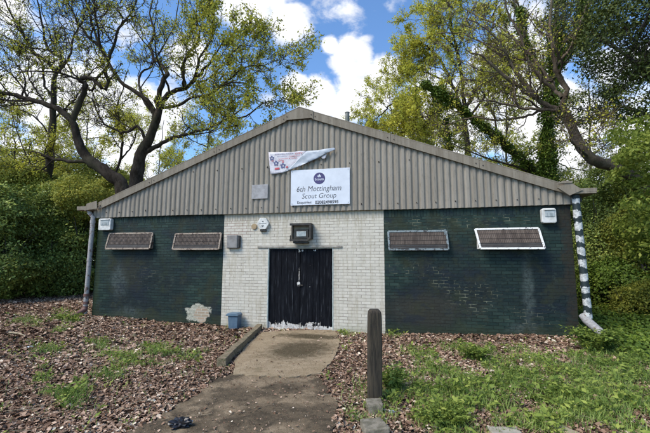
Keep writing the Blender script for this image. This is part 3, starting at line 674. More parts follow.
# two corrugated slopes
ys = np.arange(-0.10, 13.2, per/6); wv = 0.024*np.cos(2*PI*ys/per)
for sgn in (-1, 1):
    vs = []
    for y, w_ in zip(ys, wv): vs += [(0, y, zA-0.03+w_*0.9), (sgn*6.42, y, top(6.42)-0.03+w_*0.9)]
    b = MB(); b.add(vs, [((2*i, 2*i+1, 2*i+3, 2*i+2) if sgn > 0 else (2*i, 2*i+2, 2*i+3, 2*i+1)) for i in range(len(ys)-1)], 0, True)
    o = b.build('roof', M['roof'], hall); md = o.modifiers.new('Solidify', 'SOLIDIFY'); md.thickness = 0.008; md.offset = -1
b = MB(); b.prism([(-0.3, top(0.3)+0.01), (0, zA+0.03), (0.3, top(0.3)+0.01), (0.3, top(0.3)+0.03), (0, zA+0.05), (-0.3, top(0.3)+0.03)], 0.21, 13.2); b.build('ridge_cap', M['roof'], hall)
# gutters with their end plates and broken verge feet
zg = top(6.35)
for sgn in (-1, 1):
    b = MB(); xi, xo = 6.20*sgn, (6.74 if sgn < 0 else 6.62)*sgn; zz0 = zg-0.09; zz1 = zg-0.005; y0 = -0.24
    b.box(min(xi, xo), max(xi, xo), y0, 13.1, zz0-0.03, zz0); b.box(xo-0.01, xo+0.01, y0, 13.1, zz0+0.001, zz1); b.box(min(xi, xo), max(xi, xo)-0.011, y0, y0+0.015, zz0+0.001, zz1-0.002)
    b.build('gutter', M['barge'], hall, 0.004)
    b = MB()
    if sgn > 0:
        b.add([(5.88, -0.20, zg+0.02), (6.12, -0.22, zg+0.14), (6.36, -0.25, zg-0.05), (6.10, -0.22, zg-0.16)], [(3, 2, 1, 0)]); b.add([(5.88, -0.16, zg+0.02), (6.12, -0.16, zg+0.14), (6.36, -0.16, zg-0.05), (6.10, -0.16, zg-0.16)], [(0, 1, 2, 3)])
        n0 = [(5.88, zg+0.02), (6.12, zg+0.14), (6.36, zg-0.05), (6.10, zg-0.16)]; b = MB(); b.prism(n0, -0.262, -0.21); b.prism([(5.98, zg+0.165), (6.18, zg+0.15), (6.16, zg+0.11), (5.90, zg+0.10)], -0.28, -0.208)
    else:
        b.prism([(-6.05, zg+0.14), (-6.40, zg+0.06), (-6.46, zg-0.14), (-6.02, zg-0.09)], -0.262, -0.242)
    b.build('verge_foot', M['barge'], hall, 0.005)
    b = MB(); b.box(min(6.19*sgn, 6.42*sgn), max(6.19*sgn, 6.42*sgn), -0.02, 13.0, zg-0.26, zg-0.135); b.build('fascia', M['darkside'], hall)
# downpipes
def downpipe(label, pts, r, mats, split, shoe, collar):
    b = MB(); P = [Vector(p) for p in pts]; b.tube(P, r, 16, 0); po = b.build('downpipe', mats, hall); po['label'] = label
    for zc, rr, m in collar:
        b = MB(); i = [k for k in range(len(P)-1) if P[k].z >= zc >= P[k+1].z][0]; f = (P[i].z-zc)/(P[i].z-P[i+1].z); c = P[i].lerp(P[i+1], f)
        b.tube([c+Vector((0, 0, 0.04)), c-Vector((0, 0, 0.04))], rr, 16); b.box(c.x-0.012, c.x+0.012, c.y, 0.0, zc-0.015, zc+0.015); b.build('pipe_collar', m, po)
    b = MB(); b.tube(*shoe[:2], 14); b.build('pipe_shoe', shoe[2], po)
    return po
xl, _ = fac(89, 260, -0.10)
downpipe('grey iron downpipe with rusty joints', [(xl-0.10, -0.13, zg-0.12), (xl-0.09, -0.13, 3.0), (xl+0.03, -0.10, 2.86), (xl+0.02, -0.10, 2.0), (xl+0.01, -0.10, 1.0), (xl, -0.10, 0.10)], 0.062, M['pipegrey'], 0,
         ([(xl, -0.10, 0.30), (xl, -0.12, 0.20), (xl-0.05, -0.32, 0.11), (xl-0.10, -0.58, 0.05)], [0.075, 0.075, 0.068, 0.062], M['pipered']), [(2.72, 0.072, M['pipegrey']), (1.62, 0.068, M['pipegrey']), (0.62, 0.075, M['pipered']), (0.40, 0.072, M['pipered'])])
xr1, zr1 = fac(576, 203, -0.10); xr2, zr2 = fac(588.5, 318, -0.10)
print('pipe', xr1, zr1, xr2, zr2)
downpipe('white downpipe blotched with black paint bands', [(xr1, -0.10, zg-0.12), (xr1, -0.10, zr1), (xr1*.5+xr2*.5, -0.10, 1.6), (xr2, -0.10, zr2)], 0.075, M['stripe'], 0,
         ([(xr2-0.10, -0.05, zr2+0.06), (xr2-0.05, -0.12, zr2-0.04), (xr2+0.16, -0.30, 0.16), (xr2+0.32, -0.50, 0.04)], [0.07, 0.085, 0.08, 0.075], M['pipegrey']), [(2.55, 0.083, M['stripe']), (1.1, 0.083, M['stripe'])])
fx, fz = fac(347.3, 118, 2.2)
b = MB(); b.tube([(fx, 2.2, top(fx)-0.1), (fx, 2.2, fz+0.16)], 0.068, 14); b.tube([(fx, 2.2, fz+0.16), (fx, 2.2, fz+0.19)], 0.078, 14); b.build('flue_pipe', M['flue'], hall)
# brick corner stub
# ================================================================== FIXTURES ON THE FRONT
def glyphs(txt, name, x0, x1, z0, z1, y, mat, parent, shear=0.0, bold=0.0, ext=0.001):
    cu = bpy.data.curves.new(name, 'FONT'); cu.body = txt; cu.shear = shear; cu.offset = bold; cu.resolution_u = 3; cu.extrude = 0.0
    tmp = bpy.data.objects.new('tmp', cu); COL.objects.link(tmp); bpy.context.view_layer.update()
    me = bpy.data.meshes.new_from_object(tmp.evaluated_get(bpy.context.evaluated_depsgraph_get())); bpy.data.objects.remove(tmp)
    n = len(me.vertices); a = np.zeros(n*3); me.vertices.foreach_get('co', a); a = a.reshape(-1, 3)
    lo, hi = a.min(0), a.max(0); o = np.zeros_like(a)
    o[:, 0] = x0+(a[:, 0]-lo[0])/(hi[0]-lo[0])*(x1-x0); o[:, 2] = z0+(a[:, 1]-lo[1])/(hi[1]-lo[1])*(z1-z0); o[:, 1] = y
    me.vertices.foreach_set('co', o.ravel()); me.materials.clear(); me.materials.append(mat); me.update(); me.name = name
    return link(name, me, parent)
ys_ = -0.125
sx0, sz1 = fac(291, 170.6, ys_); sx1, _ = fac(349.7, 168.3, ys_); _, sz0 = fac(291, 205.6, ys_)
sign = thing('sign_board', ((sx0+sx1)/2, ys_, sz0), 'white sign board reading 6th Mottingham Scout Group with a round purple emblem', 'sign')
b = MB(); b.box(sx0, sx1, ys_, ys_+0.018, sz0, sz1); b.build('board', M['signwhite'], sign, 0.003)
for cx__, cz__ in ((sx0+0.04, sz1-0.04), (sx1-0.04, sz1-0.04), (sx0+0.04, sz0+0.04), (sx1-0.04, sz0+0.04)):
    b = MB(); b.tube([(cx__, ys_+0.001, cz__), (cx__, ys_-0.004, cz__)], 0.011, 10); b.build('screw', M['greymetal'], sign)
yt = ys_-0.0025
def sp(u, v): return fac(u, v, yt)
for txt, u0, u1, va, vb, m, sh, bo in (('6th Mottingham', 296.8, 341.2, 186.6, 193.6, 'signink', 0.20, -0.006), ('Scout Group', 302.0, 336.2, 193.7, 200.3, 'signink', 0.20, -0.006), ('Enquiries:', 297.2, 311.8, 201.3, 204.6, 'boldink', 0.0, 0.010), ('02082498595', 315.0, 338.4, 200.7, 204.0, 'boldink', 0.0, 0.022)):
    glyphs(txt, 'lettering', sp(u0, va)[0], sp(u1, va)[0], sp(u0, vb)[1], sp(u0, va)[1], yt, M[m], sign, sh, bo)
ex, ez = sp(319.3, 178.3); b = MB(); R_ = 0.150
b.add([(ex, yt-0.001, ez)]+[(ex+R_*math.cos(q), yt-0.001, ez+R_*math.sin(q)) for q in np.linspace(0, 2*PI, 41)[:-1]], [(0, i+1, (i+1) % 40+1) for i in range(40)]); em = b.build('emblem', M['purple'], sign)
glyphs('Scouts', 'lettering', ex-0.115, ex+0.115, ez-0.055, ez+0.012, yt-0.003, M['signwhite'], sign, 0.0, 0.01)
b = MB()
for dx, h, w_ in ((0, 0.095, 0.022), (-0.035, 0.06, 0.016), (0.035, 0.06, 0.016)):
    b.add([(ex+dx*0.5, yt-0.003, ez+0.02), (ex+dx+w_, yt-0.003, ez+0.02+h*0.55), (ex+dx*1.1, yt-0.003, ez+0.02+h), (ex+dx-w_, yt-0.003, ez+0.02+h*0.55)], [(0, 1, 2, 3)])
b.build('emblem_mark', M['signwhite'], sign)
# blank plate
px0, pz1 = fac(252, 185, -0.11); px1, _ = fac(268, 185, -0.11); _, pz0 = fac(252, 199, -0.11)
b = MB(); b.box(px0, px1, -0.118, -0.098, pz0, pz1); o = b.build('blank_plate', M['blank'], None, 0.004); tag(o, 'small blank grey board fixed to the corrugated gable beside the white sign', 'board')
# torn banner
ban = thing('torn_banner', (*[fac(268.5, 173, -0.12)[0], -0.12], fac(268.5, 173, -0.12)[1]), 'torn white banner with red and blue print, half folded over to its grey back', 'banner')
def bp(u, v, y): x, z = fac(u, v, y); return (x, y, z)
front = [(268.6, 152.2), (292, 152.0), (301, 151.0), (306.5, 151.3), (302, 157), (295, 163.5), (288.5, 169.3), (281, 173), (274, 174.2), (270.3, 174.0), (269.3, 163)]
def sheet(poly, y, mat, name, parent, wob=0.012, th=0.004):
    import mathutils.geometry as mg
    pts = [Vector(fac(u, v, y)) for u, v in poly]; n = len(pts); xs_ = [p.x for p in pts]; zs_ = [p.y for p in pts]
    gp = [Vector((x, z)) for x in np.arange(min(xs_), max(xs_), 0.05) for z in np.arange(min(zs_), max(zs_), 0.05)]
    r = mg.delaunay_2d_cdt(pts+gp, [], [list(range(n))], 1, 1e-4)
    V = [(p.x, y+wob*math.sin(p.x*9+p.y*14)+wob*0.6*math.sin(p.y*31-p.x*17), p.y) for p in r[0]]
    b = MB(); b.add(V, [tuple(f)[::-1] for f in r[2]], 0, True); o = b.build(name, mat, parent); md = o.modifiers.new('Solidify', 'SOLIDIFY'); md.thickness = th; return o
sheet(front, -0.118, M['pvc'], 'printed_face', ban, 0.004)
back = [(306.5, 151.0), (318, 150.2), (328, 148.6), (334.2, 147.6), (335.3, 149.3), (327, 153), (319, 157.4), (309, 162.0), (298, 167.0), (288, 170.5), (281, 173.2), (288.5, 168.5), (295, 162.5), (301, 156.6)]
sheet(back, -0.160, M['pvcback'], 'folded_back', ban, 0.010)
sheet([(321, 155.6), (326.8, 153.0), (326.0, 157.4), (324, 159.3), (321.5, 158.0)], -0.135, M['pvc'], 'loose_corner', ban, 0.004)
yb = -0.132
def bt(txt, u0, u1, v0, v1, m): 
    a = fac(u0, v1, yb); c = fac(u1, v0, yb); glyphs(txt, 'lettering', a[0], c[0], a[1], c[1], yb, M[m], ban, 0, 0.01)
bt('DAVID PARK', 275.0, 294.0, 153.0, 155.0, 'navy'); bt('CITY', 295.0, 302.5, 152.4, 154.4, 'red'); bt('COMMUNITY', 289, 300, 155.2, 156.8, 'red')
bt('SCOUT', 277, 287.5, 155.8, 157.0, 'navy'); bt('SCOUTS & CUBS', 278.5, 297, 157.4, 159.4, 'red')
for u, v, r in ((271.8, 158.2, 0.075), (275.9, 163.2, 0.08), (282.8, 165.6, 0.085)):
    b = MB(); x, z = fac(u, v, yb); n = 10; vs = []
    for i in range(n): q = PI/2+i*PI/5*1.0; rr = r if i % 2 == 0 else r*0.58; vs.append((x+rr*math.cos(q), yb, z+rr*math.sin(q)))
    vs += [(x+(p[0]-x)*0.5, yb, z+(p[2]-z)*0.5) for p in vs]
    b.add(vs, [(i, (i+1) % n, (i+1) % n+n, i+n) for i in range(n)]); b.build('printed_star', M['navy'], ban)
for u, v, w_, h in ((277, 168.6, 0.13, 0.06), (280.8, 160.6, 0.16, 0.022), (287, 167.0, 0.06, 0.05), (272.5, 161.0, 0.05, 0.03), (283, 162.0, 0.04, 0.05)):
    x, z = fac(u, v, yb); rd = MB(); rd.add([(x-w_/2, yb-.001, z-h/2), (x+w_/2, yb-.001, z-h/2+0.01), (x+w_/2, yb-.001, z+h/2), (x-w_/2, yb-.001, z+h/2-0.01)], [(0, 1, 2, 3)]); rd.build('printed_patch', M['red'], ban)
# hexagonal alarm box
hx, hz = fac(262.8, 223.6, -0.08); alarm = thing('alarm_box', (hx, -0.01, hz), 'white six-sided alarm box on the white brickwork over the doors', 'alarm box')
def hexp(r, x=hx, z=hz): return [(x+r*math.cos(PI/3*i)*1.02, z+r*math.sin(PI/3*i)*1.05) for i in range(6)]
b = MB(); b.prism(hexp(0.165), -0.085, -0.01); b.build('cover', M['plastic'], alarm, 0.014, 3)
b = MB(); b.prism([(hx-0.09, hz-0.20), (hx+0.09, hz-0.20), (hx+0.07, hz-0.14), (hx-0.07, hz-0.14)], -0.07, -0.012); b.build('dark_underside', M['darkside'], alarm, 0.008)  # dark piece along the underside of the cover
b = MB()
for zz, w_ in ((0.065, 0.05), (0.045, 0.03), (0.005, 0.20), (-0.055, 0.075), (-0.072, 0.045)): b.box(hx-w_/2, hx+w_/2, -0.0885, -0.086, hz+zz-0.006, hz+zz+0.006)
b.build('printed_marks', M['darkside'], alarm)
tx, tz = fac(254.2, 226.6, -0.02); b = MB(); b.tube([(tx, -0.007, tz), (tx, -0.035, tz)], 0.075, 18); tag(b.build('round_cover', M['tan'], None, 0.006), 'small round tan cover on the white brickwork beside the alarm box', 'cover')
# caged flood light over the doors
fx0, fz1 = fac(290, 223.5, -0.22); fx1, fz0 = fac(311, 241.5, -0.22); fm_ = (fx0+fx1)/2
fl = thing('flood_light', (fm_, -0.01, fz0), 'black caged flood light fixed to the white wall above the doors', 'flood light')
b = MB(); b.box(fx0+0.03, fx1-0.03, -0.03, -0.008, fz0+0.04, fz1-0.02); b.build('back_plate', M['rustplate'], fl, 0.004)
b = MB(); th = 0.022
b.box(fx0, fx1, -0.23, -0.008, fz1-0.006, fz1); b.box(fx0, fx1+0.01, -0.245, -0.215, fz1-0.055, fz1+0.004); b.box(fx0, fx0+0.035, -0.10, -0.008, fz0+0.03, fz1-0.006)
b.box(fx1-0.045, fx1, -0.24, -0.008, fz0+0.07, fz1-0.057); b.bar((fx0, -0.23, fz0+0.035), (fx1-0.08, -0.23, fz0+0.035), 0.03, 0.055, (0, 0, 1)); b.bar((fx1-0.09, -0.228, fz0+0.035), (fx1-0.02, -0.228, fz0+0.10), 0.03, 0.05, (0, 0, 1))
b.box(fx0+0.08, fx1-0.1, -0.2, -0.008, fz0-0.04, fz0+0.006)
b.bar((fx0+0.02, -0.225, fz0+0.02), (fx0+0.02, -0.225, fz0+0.16), 0.02, 0.05, (0, 1, 0)); b.build('cage', M['blackmetal'], fl, 0.006)
lx0_, lz1 = fac(294.2, 229.3, -0.17); lx1_, lz0 = fac(308.5, 239.0, -0.17)
b = MB(); b.box(lx0_, lx1_, -0.16, -0.04, lz0, lz1); b.build('lamp_housing', M['blackmetal'], fl, 0.02, 3)
b = MB(); cx_ = (lx0_+lx1_)/2; b.box(cx_-0.125, cx_+0.12, -0.172, -0.161, lz0+0.065, lz1-0.055); ln = b.build('lens', M['lens'], fl, 0.006)
b = MB()
for k in range(1, 6): b.box(cx_-0.125+k*0.041-0.003, cx_-0.125+k*0.041+0.003, -0.176, -0.1725, lz0+0.067, lz1-0.057)
b.build('lens_rib', M['lensdark'], ln)
# grey junction box
jx0, jz1 = fac(226.6, 234.8, -0.10); jx1, jz0 = fac(237.2, 248.4, -0.10)
jb = thing('junction_box', ((jx0+jx1)/2, -0.01, jz0), 'square weathered grey metal box on the white wall beside the green brickwork', 'metal box')
b = MB(); b.box(jx0, jx1, -0.10, -0.008, jz0, jz1); b.build('box_body', M['greymetal'], jb, 0.03, 3)
b = MB(); b.box(jx1+0.002, jx1+0.05, -0.085, -0.008, jz0+0.02, jz1-0.02); b.build('shaded_side', M['darkside'], jb, 0.01)  # shaded right side of the box, made as a near-black strip
# the two security lamps
def sec(px, label, flip):
    (u0, v0, u1, v1) = px; x0, z1 = fac(u0, v0, -0.12); x1, z0 = fac(u1, v1, -0.12); r = thing('security_light', ((x0+x1)/2, -0.01, z0), label, 'security light', 'lamps at the ends of the front wall')
    w_ = x1-x0; h = z1-z0; b = MB(); b.prism([(x0, z0+0.02), (x0+0.03, z0), (x1-0.03, z0), (x1, z0+0.02), (x1, z1-0.03), (x1-0.03, z1), (x0+0.03, z1), (x0, z1-0.03)], -0.13, -0.01); b.build('housing', M['plastic'], r, 0.015, 3)
    b = MB(); b.box(x0+w_*0.2, x1-w_*0.14, -0.142, -0.131, z0+h*0.42, z1-h*0.16); b.build('lens', M['lens'], r, 0.008)
    b = MB(); b.box(x0+w_*0.16, x1-w_*0.10, -0.160, -0.131, z1-h*0.15, z1-h*0.06); b.build('hood', M['plastic'], r, 0.008)
    b = MB(); b.box(x0+w_*0.30, x0+w_*0.42, -0.147, -0.143, z0+h*0.46, z0+h*0.66); b.box(x0+w_*0.52, x0+w_*0.72, -0.147, -0.143, z0+h*0.46, z0+h*0.66); b.build('reflector', M['lensdark'], r)
    return r
sec((99.0, 218.6, 110.3, 230.0), 'off white square lamp near the grey downpipe', 0)
sec((541.3, 208.4, 557.0, 222.8), 'off white square lamp near the black and white blotched downpipe', 1)

# ================================================================== SMALL THINGS ON THE GROUND
def onground(x, y): return float(gz(x, y))
bx, by = fac(236, 300, -0.17)[0], -0.20; g0 = onground(bx, by)-0.01
bin_ = thing('blue_box', (bx, by, g0), 'faded blue plastic box with a lid standing against the white wall', 'blue box')
b = MB(); w_ = 0.135; d = 0.12; hh = fac(236, 315.5, -0.2)[1]-g0
vs = [(bx-w_*0.86, by-d*0.9, g0), (bx+w_*0.86, by-d*0.9, g0), (bx+w_*0.86, by+d*0.9, g0), (bx-w_*0.86, by+d*0.9, g0), (bx-w_, by-d, g0+hh), (bx+w_, by-d, g0+hh), (bx+w_, by+d, g0+hh), (bx-w_, by+d, g0+hh)]
b.add(vs, [(3, 2, 1, 0), (4, 5, 6, 7), (0, 1, 5, 4), (1, 2, 6, 5), (2, 3, 7, 6), (3, 0, 4, 7)]); b.build('bin_body', M['blue'], bin_, 0.012, 3)
b = MB(); b.prism([(bx-w_-0.05, g0+hh+0.002), (bx+w_+0.015, g0+hh+0.002), (bx+w_+0.015, g0+hh+0.035), (bx+w_-0.03, g0+hh+0.075), (bx-w_+0.01, g0+hh+0.075), (bx-w_-0.05, g0+hh+0.03)], by-d-0.03, by+d); b.build('lid', M['bluelid'], bin_, 0.01, 2)
# timber edging beam
a_ = gnd(258, 331); c_ = gnd(221, 368); zb0 = onground(a_[0], a_[1])+0.07; b = MB()
P0_ = Vector((a_[0], a_[1]+0.1, zb0)); P1_ = Vector((c_[0], c_[1], onground(c_[0], c_[1])+0.075)); nn = 10
prev = None
for i in range(nn+1):
    f = i/nn; p = P0_.lerp(P1_, f); dd = (P1_-P0_).normalized(); r_ = dd.cross(Vector((0, 0, 1))).normalized(); ww = 0.070+0.008*math.sin(i*2.1); hh_ = 0.080+0.008*math.cos(i*1.7)
    ring = [p+r_*ww*0.92+Vector((0, 0, hh_)), p+r_*ww+Vector((0, 0, -hh_)), p-r_*ww+Vector((0, 0, -hh_)), p-r_*ww*0.92+Vector((0, 0, hh_+0.006*math.sin(i*3)))]
    if prev: b.add(prev+ring, [(0, 4, 5, 1), (1, 5, 6, 2), (2, 6, 7, 3), (3, 7, 4, 0)])
    else: b.add(ring, [(0, 1, 2, 3)])
    prev = ring
b.add(prev, [(3, 2, 1, 0)]); tag(b.build('timber_beam', M['beam'], None, 0.012, 2), 'mossy square timber beam edging the path beside the doors', 'timber beam')
# bollard
pb = gnd(374.6, 401); pz = onground(pb[0], pb[1]); Dp = float((pb-C0)@Fv); ptop = float(at(375.8, 310.5, Dp)[2]); hw = 0.088
b = MB(); nseg = 10; vs = []; N_ = 16
prof = [(0, 1.0), (0.3, 0.99), (0.6, 1.0), (0.85, 0.985), (0.955, 0.97), (0.985, 0.86), (1.0, 0.6)]
for k, (f, s) in enumerate(prof):
    for i in range(N_):
        q = 2*PI*i/N_+PI/N_; c, s_ = math.cos(q), math.sin(q); e = 0.32
        x = math.copysign(abs(c)**e, c); y = math.copysign(abs(s_)**e, s_)
        rot = 0.25; xx = x*math.cos(rot)-y*math.sin(rot); yy_ = x*math.sin(rot)+y*math.cos(rot)
        jit = 1+0.02*math.sin(i*5.3+k*1.2)
        vs.append((pb[0]+xx*hw*s*jit+0.012*f, pb[1]+yy_*hw*s*jit, (pz-0.15)+(ptop-pz+0.15)*f))
b.add(vs, [(k*N_+i, k*N_+(i+1) % N_, (k+1)*N_+(i+1) % N_, (k+1)*N_+i) for k in range(len(prof)-1) for i in range(N_)], 0, True); b.add(vs[-N_:], [tuple(range(N_))])
bol = b.build('bollard', M['postwood']); md = bol.modifiers.new('Subdivision', 'SUBSURF'); md.levels = 1; md.render_levels = 2
tag(bol, 'dark weathered square wooden bollard with rounded top standing beside the path', 'bollard')
def rock(name, cen, dims, rz, mat, label, cat, seed, rough=0.05, group=None, tilt=0.0, bev=0.012):
    b = MB(); r = np.random.default_rng(seed); w_, d, h = dims; vs = []; n = 4
    import itertools
    b.box(-w_/2, w_/2, -d/2, d/2, 0, h)
    ca, sa = math.cos(rz), math.sin(rz); v2 = []
    for v in b.v:
        j = r.normal(size=3)*rough*min(dims); x, y, z = v[0]+j[0], v[1]+j[1], v[2]+(j[2] if v[2] > 0 else 0)+v[0]*tilt
        v2.append((cen[0]+x*ca-y*sa, cen[1]+x*sa+y*ca, cen[2]+z))
    b.v = v2; o = b.build(name, mat, None, bev, 2); tag(o, label, cat, group); return o
s1 = gnd(374, 411); rock('concrete_block', (s1[0], s1[1], onground(s1[0], s1[1])-0.04), (0.18, 0.21, 0.15), 0.28, M['block'], 'rough concrete block touching the foot of the wooden bollard', 'block', 3, 0.07)
s2 = gnd(373.5, 433); rock('concrete_block', (s2[0], s2[1], onground(s2[0], s2[1])-0.05), (0.225, 0.26, 0.15), 0.33, M['block'], 'rough concrete block at the picture edge, second out from the wooden bollard', 'block', 4, 0.07)
s3 = gnd(505, 432.5); rock('broken_slab', (s3[0], s3[1]-0.05, onground(s3[0], s3[1])-0.02), (0.30, 0.22, 0.06), 0.15, M['slabpale'], 'pale broken slab lying in the weeds', 'slab', 5, 0.08)
s4 = gnd(561, 429); rock('plank', (s4[0], s4[1]-0.08, onground(s4[0], s4[1])+0.01), (0.10, 0.40, 0.035), 0.55, M['palewood'], 'short pale broken plank lying in the weeds', 'plank', 6, 0.05)
s5 = gnd(400, 340); 
for i, (u, v, lab) in enumerate(((488, 358.5, 'thin pale stick on the fallen leaves below the open white window'), (17, 336, 'pale broken branch on the ground near the hedge'))):
    p = gnd(u, v); q = Vector((p[0], p[1], onground(p[0], p[1])+0.04)); b = MB()
    dr = Vector((0.9, -0.25, 0.0))*(0.42 if i == 0 else 0.75); b.tube([q-dr*0.5, q+Vector((0, 0.03, 0.012)), q+dr*0.5], [0.022, 0.018, 0.010], 7); tag(b.build('stick', M['palewood']), lab, 'stick')
def crumple(name, cen, r, sq, mat, label, cat, seed, n=3):
    import bmesh
    bm = bmesh.new(); bmesh.ops.create_icosphere(bm, subdivisions=n, radius=1); rr = np.random.default_rng(seed)
    for v in bm.verts:
        k = 1+0.35*math.sin(v.co.x*5+seed)*math.cos(v.co.y*7)+0.2*rr.normal(); v.co = Vector((v.co.x*r[0]*k+cen[0], v.co.y*r[1]*k+cen[1], max(v.co.z, -0.3)*r[2]*k+cen[2]))
    me = bpy.data.meshes.new(name); bm.to_mesh(me); bm.free(); me.materials.append(mat); o = link(name, me); tag(o, label, cat); return o
q = gnd(180, 428); crumple('crumpled_bag', (q[0], q[1], onground(q[0], q[1])+0.045), (0.10, 0.08, 0.05), 1, M['rag'], 'crumpled black plastic bag lying on the old path', 'plastic bag', 2)
q = gnd(190, 426.5); crumple('paper_scrap', (q[0], q[1], onground(q[0], q[1])+0.04), (0.022, 0.035, 0.012), 1, M['scrap'], 'white scrap beside the black plastic bag', 'litter', 5, 2)
for (u, v, lab, r_) in ((396, 377.5, 'white wrapper on the leaves behind the bollard', 0.05), (385.5, 429, 'small white scrap beside the outer concrete block', 0.035), (30, 348.5, 'white scrap on bare ground near the hedge', 0.06), (392, 414.5, 'white crumpled scrap in the leaves near the concrete blocks', 0.04), (363, 329.5, 'white paper at the foot of the white wall beside the fern', 0.06)):
    q = gnd(u, v); crumple('paper_scrap', (q[0], q[1], onground(q[0], q[1])+0.03), (r_, r_*0.7, r_*0.35), 1, M['scrap'], lab, 'litter', int(u), 2)
#TREES
# ================================================================== LEAF LITTER, GRASS, WEEDS
hallbox = lambda P: (np.abs(P[:, 0]) < HX+0.01) & (P[:, 1] > -0.01)
def ell(P, lst):                                     # how far inside surveyed patches: (u, v, ru, rv, strength)
    out = np.zeros(len(P))
    for u, v, ru, rv, s in lst:
        c = gnd(u, v); a = gnd(u+ru, v); b = gnd(u, v+rv); k = gnd(u, v-rv)
        ax = (a-c)[:2]; ay = ((b-k)/2)[:2]; Minv = np.linalg.inv(np.stack([ax, ay], 1))
        q = (P[:, :2]-c[:2])@Minv.T; r = np.sqrt((q**2).sum(1))
        nz = 0.25*np.sin(P[:, 0]*7+P[:, 1]*3)+0.2*np.sin(P[:, 1]*9-P[:, 0]*5)+0.12*np.sin(P[:, 0]*23)
        out = np.maximum(out, s*np.clip(1.35-r+nz, 0, 1))
    return out
GREEN_L = [(45, 350, 18, 5, .8), (60, 332, 10, 4, .5), (65, 397, 22, 8, .9), (42, 369, 10, 4, .5), (105, 375, 22, 8, .55), (97, 344, 12, 6, .9), (120, 358, 20, 8, .8), (160, 352, 18, 6, .9), (150, 365, 20, 6, .5), (190, 358, 14, 4, .6), (205, 353, 10, 3, .5), (64, 318, 14, 5, .9), (28, 322, 16, 5, .6), (40, 380, 10, 5, .7), (80, 385, 12, 5, .6)]
GREEN_R = [(460, 395, 48, 26, 1.0), (430, 372, 32, 10, .7), (520, 380, 46, 20, .95), (600, 390, 62, 36, 1.1), (560, 418, 40, 20, .9), (440, 424, 36, 16, 1.0), (480, 353, 18, 7, .9), (410, 352, 14, 5, .4), (372, 392, 22, 30, .28), (392, 395, 14, 20, .95), (520, 350, 14, 5, .5), (640, 352, 42, 22, 1.2), (600, 352, 26, 9, 1.0), (345, 332, 10, 4, .9), (540, 360, 22, 8, .7), (425, 356, 22, 6, .55), (455, 348, 18, 5, .6), (500, 362, 30, 8, .7), (585, 362, 26, 10, .9), (352, 420, 12, 12, .35), (395, 336, 8, 3, .6), (560, 372, 30, 12, .8), (503, 425, 24, 10, .6)]
def scatter(n, x0, x1, y0, y1, near=1.0):
    # denser near the viewer
    P = np.stack([rng.uniform(x0, x1, n), rng.uniform(y0, y1, n)], 1); d = np.hypot(P[:, 0]-CX, P[:, 1]-CY)
    d3 = P - np.array([CX, CY]); fw = d3@np.array([-math.sin(YAW), math.cos(YAW)]); sd = d3@np.array([math.cos(YAW), math.sin(YAW)])
    ok = (rng.uniform(size=n) < np.clip((5.5/np.maximum(d, 1))**near, 0, 1)) & (fw > 2.2) & (np.abs(sd) < fw*1.15+0.8)
    return P[ok]
P = scatter(1500000, -14, 9.5, -7.5, 7, 1.3); P = P[~hallbox(P)]
green = ell(P, GREEN_L+GREEN_R); dens = np.clip(1-0.62*green, 0.07, 1)
i1 = inside(P, ring1); i2 = inside(P, ring2); dens = np.where(i1, 0.010, dens)
pc = np.array([gnd(255, 405), gnd(300, 395), gnd(290, 430)]).mean(0)
dd = np.min([np.hypot(P[:, 0]-p[0], P[:, 1]-p[1]) for p in (gnd(320, 392), gnd(240, 395), gnd(260, 430), gnd(330, 430), gnd(280, 400), gnd(200, 420))], 0)
edge2 = np.clip((dd-0.45)*0.16, 0.0, 0.30)+0.030
dens = np.where(i2 & ~i1, edge2, dens)
bare = ell(P, [(28, 340, 50, 9, .55), (60, 360, 20, 6, .4), (205, 330, 25, 4, .3), (10, 320, 30, 6, .4), (195, 395, 25, 10, .5), (330, 402, 8, 16, .5), (215, 385, 12, 8, .5), (570, 340, 20, 4, .4)])
dens = dens*(1-0.8*np.clip(bare, 0, 1))
nzz = 0.5+0.5*np.sin(P[:, 0]*1.7+2*np.sin(P[:, 1]*1.3))*np.sin(P[:, 1]*2.3+1); dens = dens*(0.68+0.42*nzz)*np.where(np.sin(P[:, 0]*3.1+2*np.sin(P[:, 1]*2.2))*np.sin(P[:, 1]*3.7+1.5*np.sin(P[:, 0]*1.9)) > 0.62, 0.35, 1)
far = P[:, 1] > 1.5; P = P[rng.uniform(size=len(P)) < dens]
n = len(P); z = gz(P[:, 0], P[:, 1])+0.004+np.abs(rng.normal(0, 0.012, n)); z[inside(P, ring1)] += 0.034; z[inside(P, ring2)] += 0.016
sz = np.clip(rng.lognormal(-3.05, 0.42, n), 0.014, 0.105)*np.clip(np.hypot(P[:, 0]-CX, P[:, 1]-CY)/7, 0.85, 1.5)
sz[inside(P, ring1) | inside(P, ring2)] *= 0.6
base_t = 0.42+0.14*np.sin(P[:, 0]*0.9+1)*np.cos(P[:, 1]*1.1)
tt = np.clip(rng.normal(0.02, 0.27, n)+base_t, 0, 1)
V, F, tt = litter_arrays(np.column_stack([P, z]), sz*0.80, 0.75, 0.16, tt)
print('litter', n)
tag(bigmesh('fallen_leaves', V, F, M['litter'], None, tt), 'carpet of pinkish brown dead leaves covering the ground before the hall', 'fallen leaves', kind='stuff')

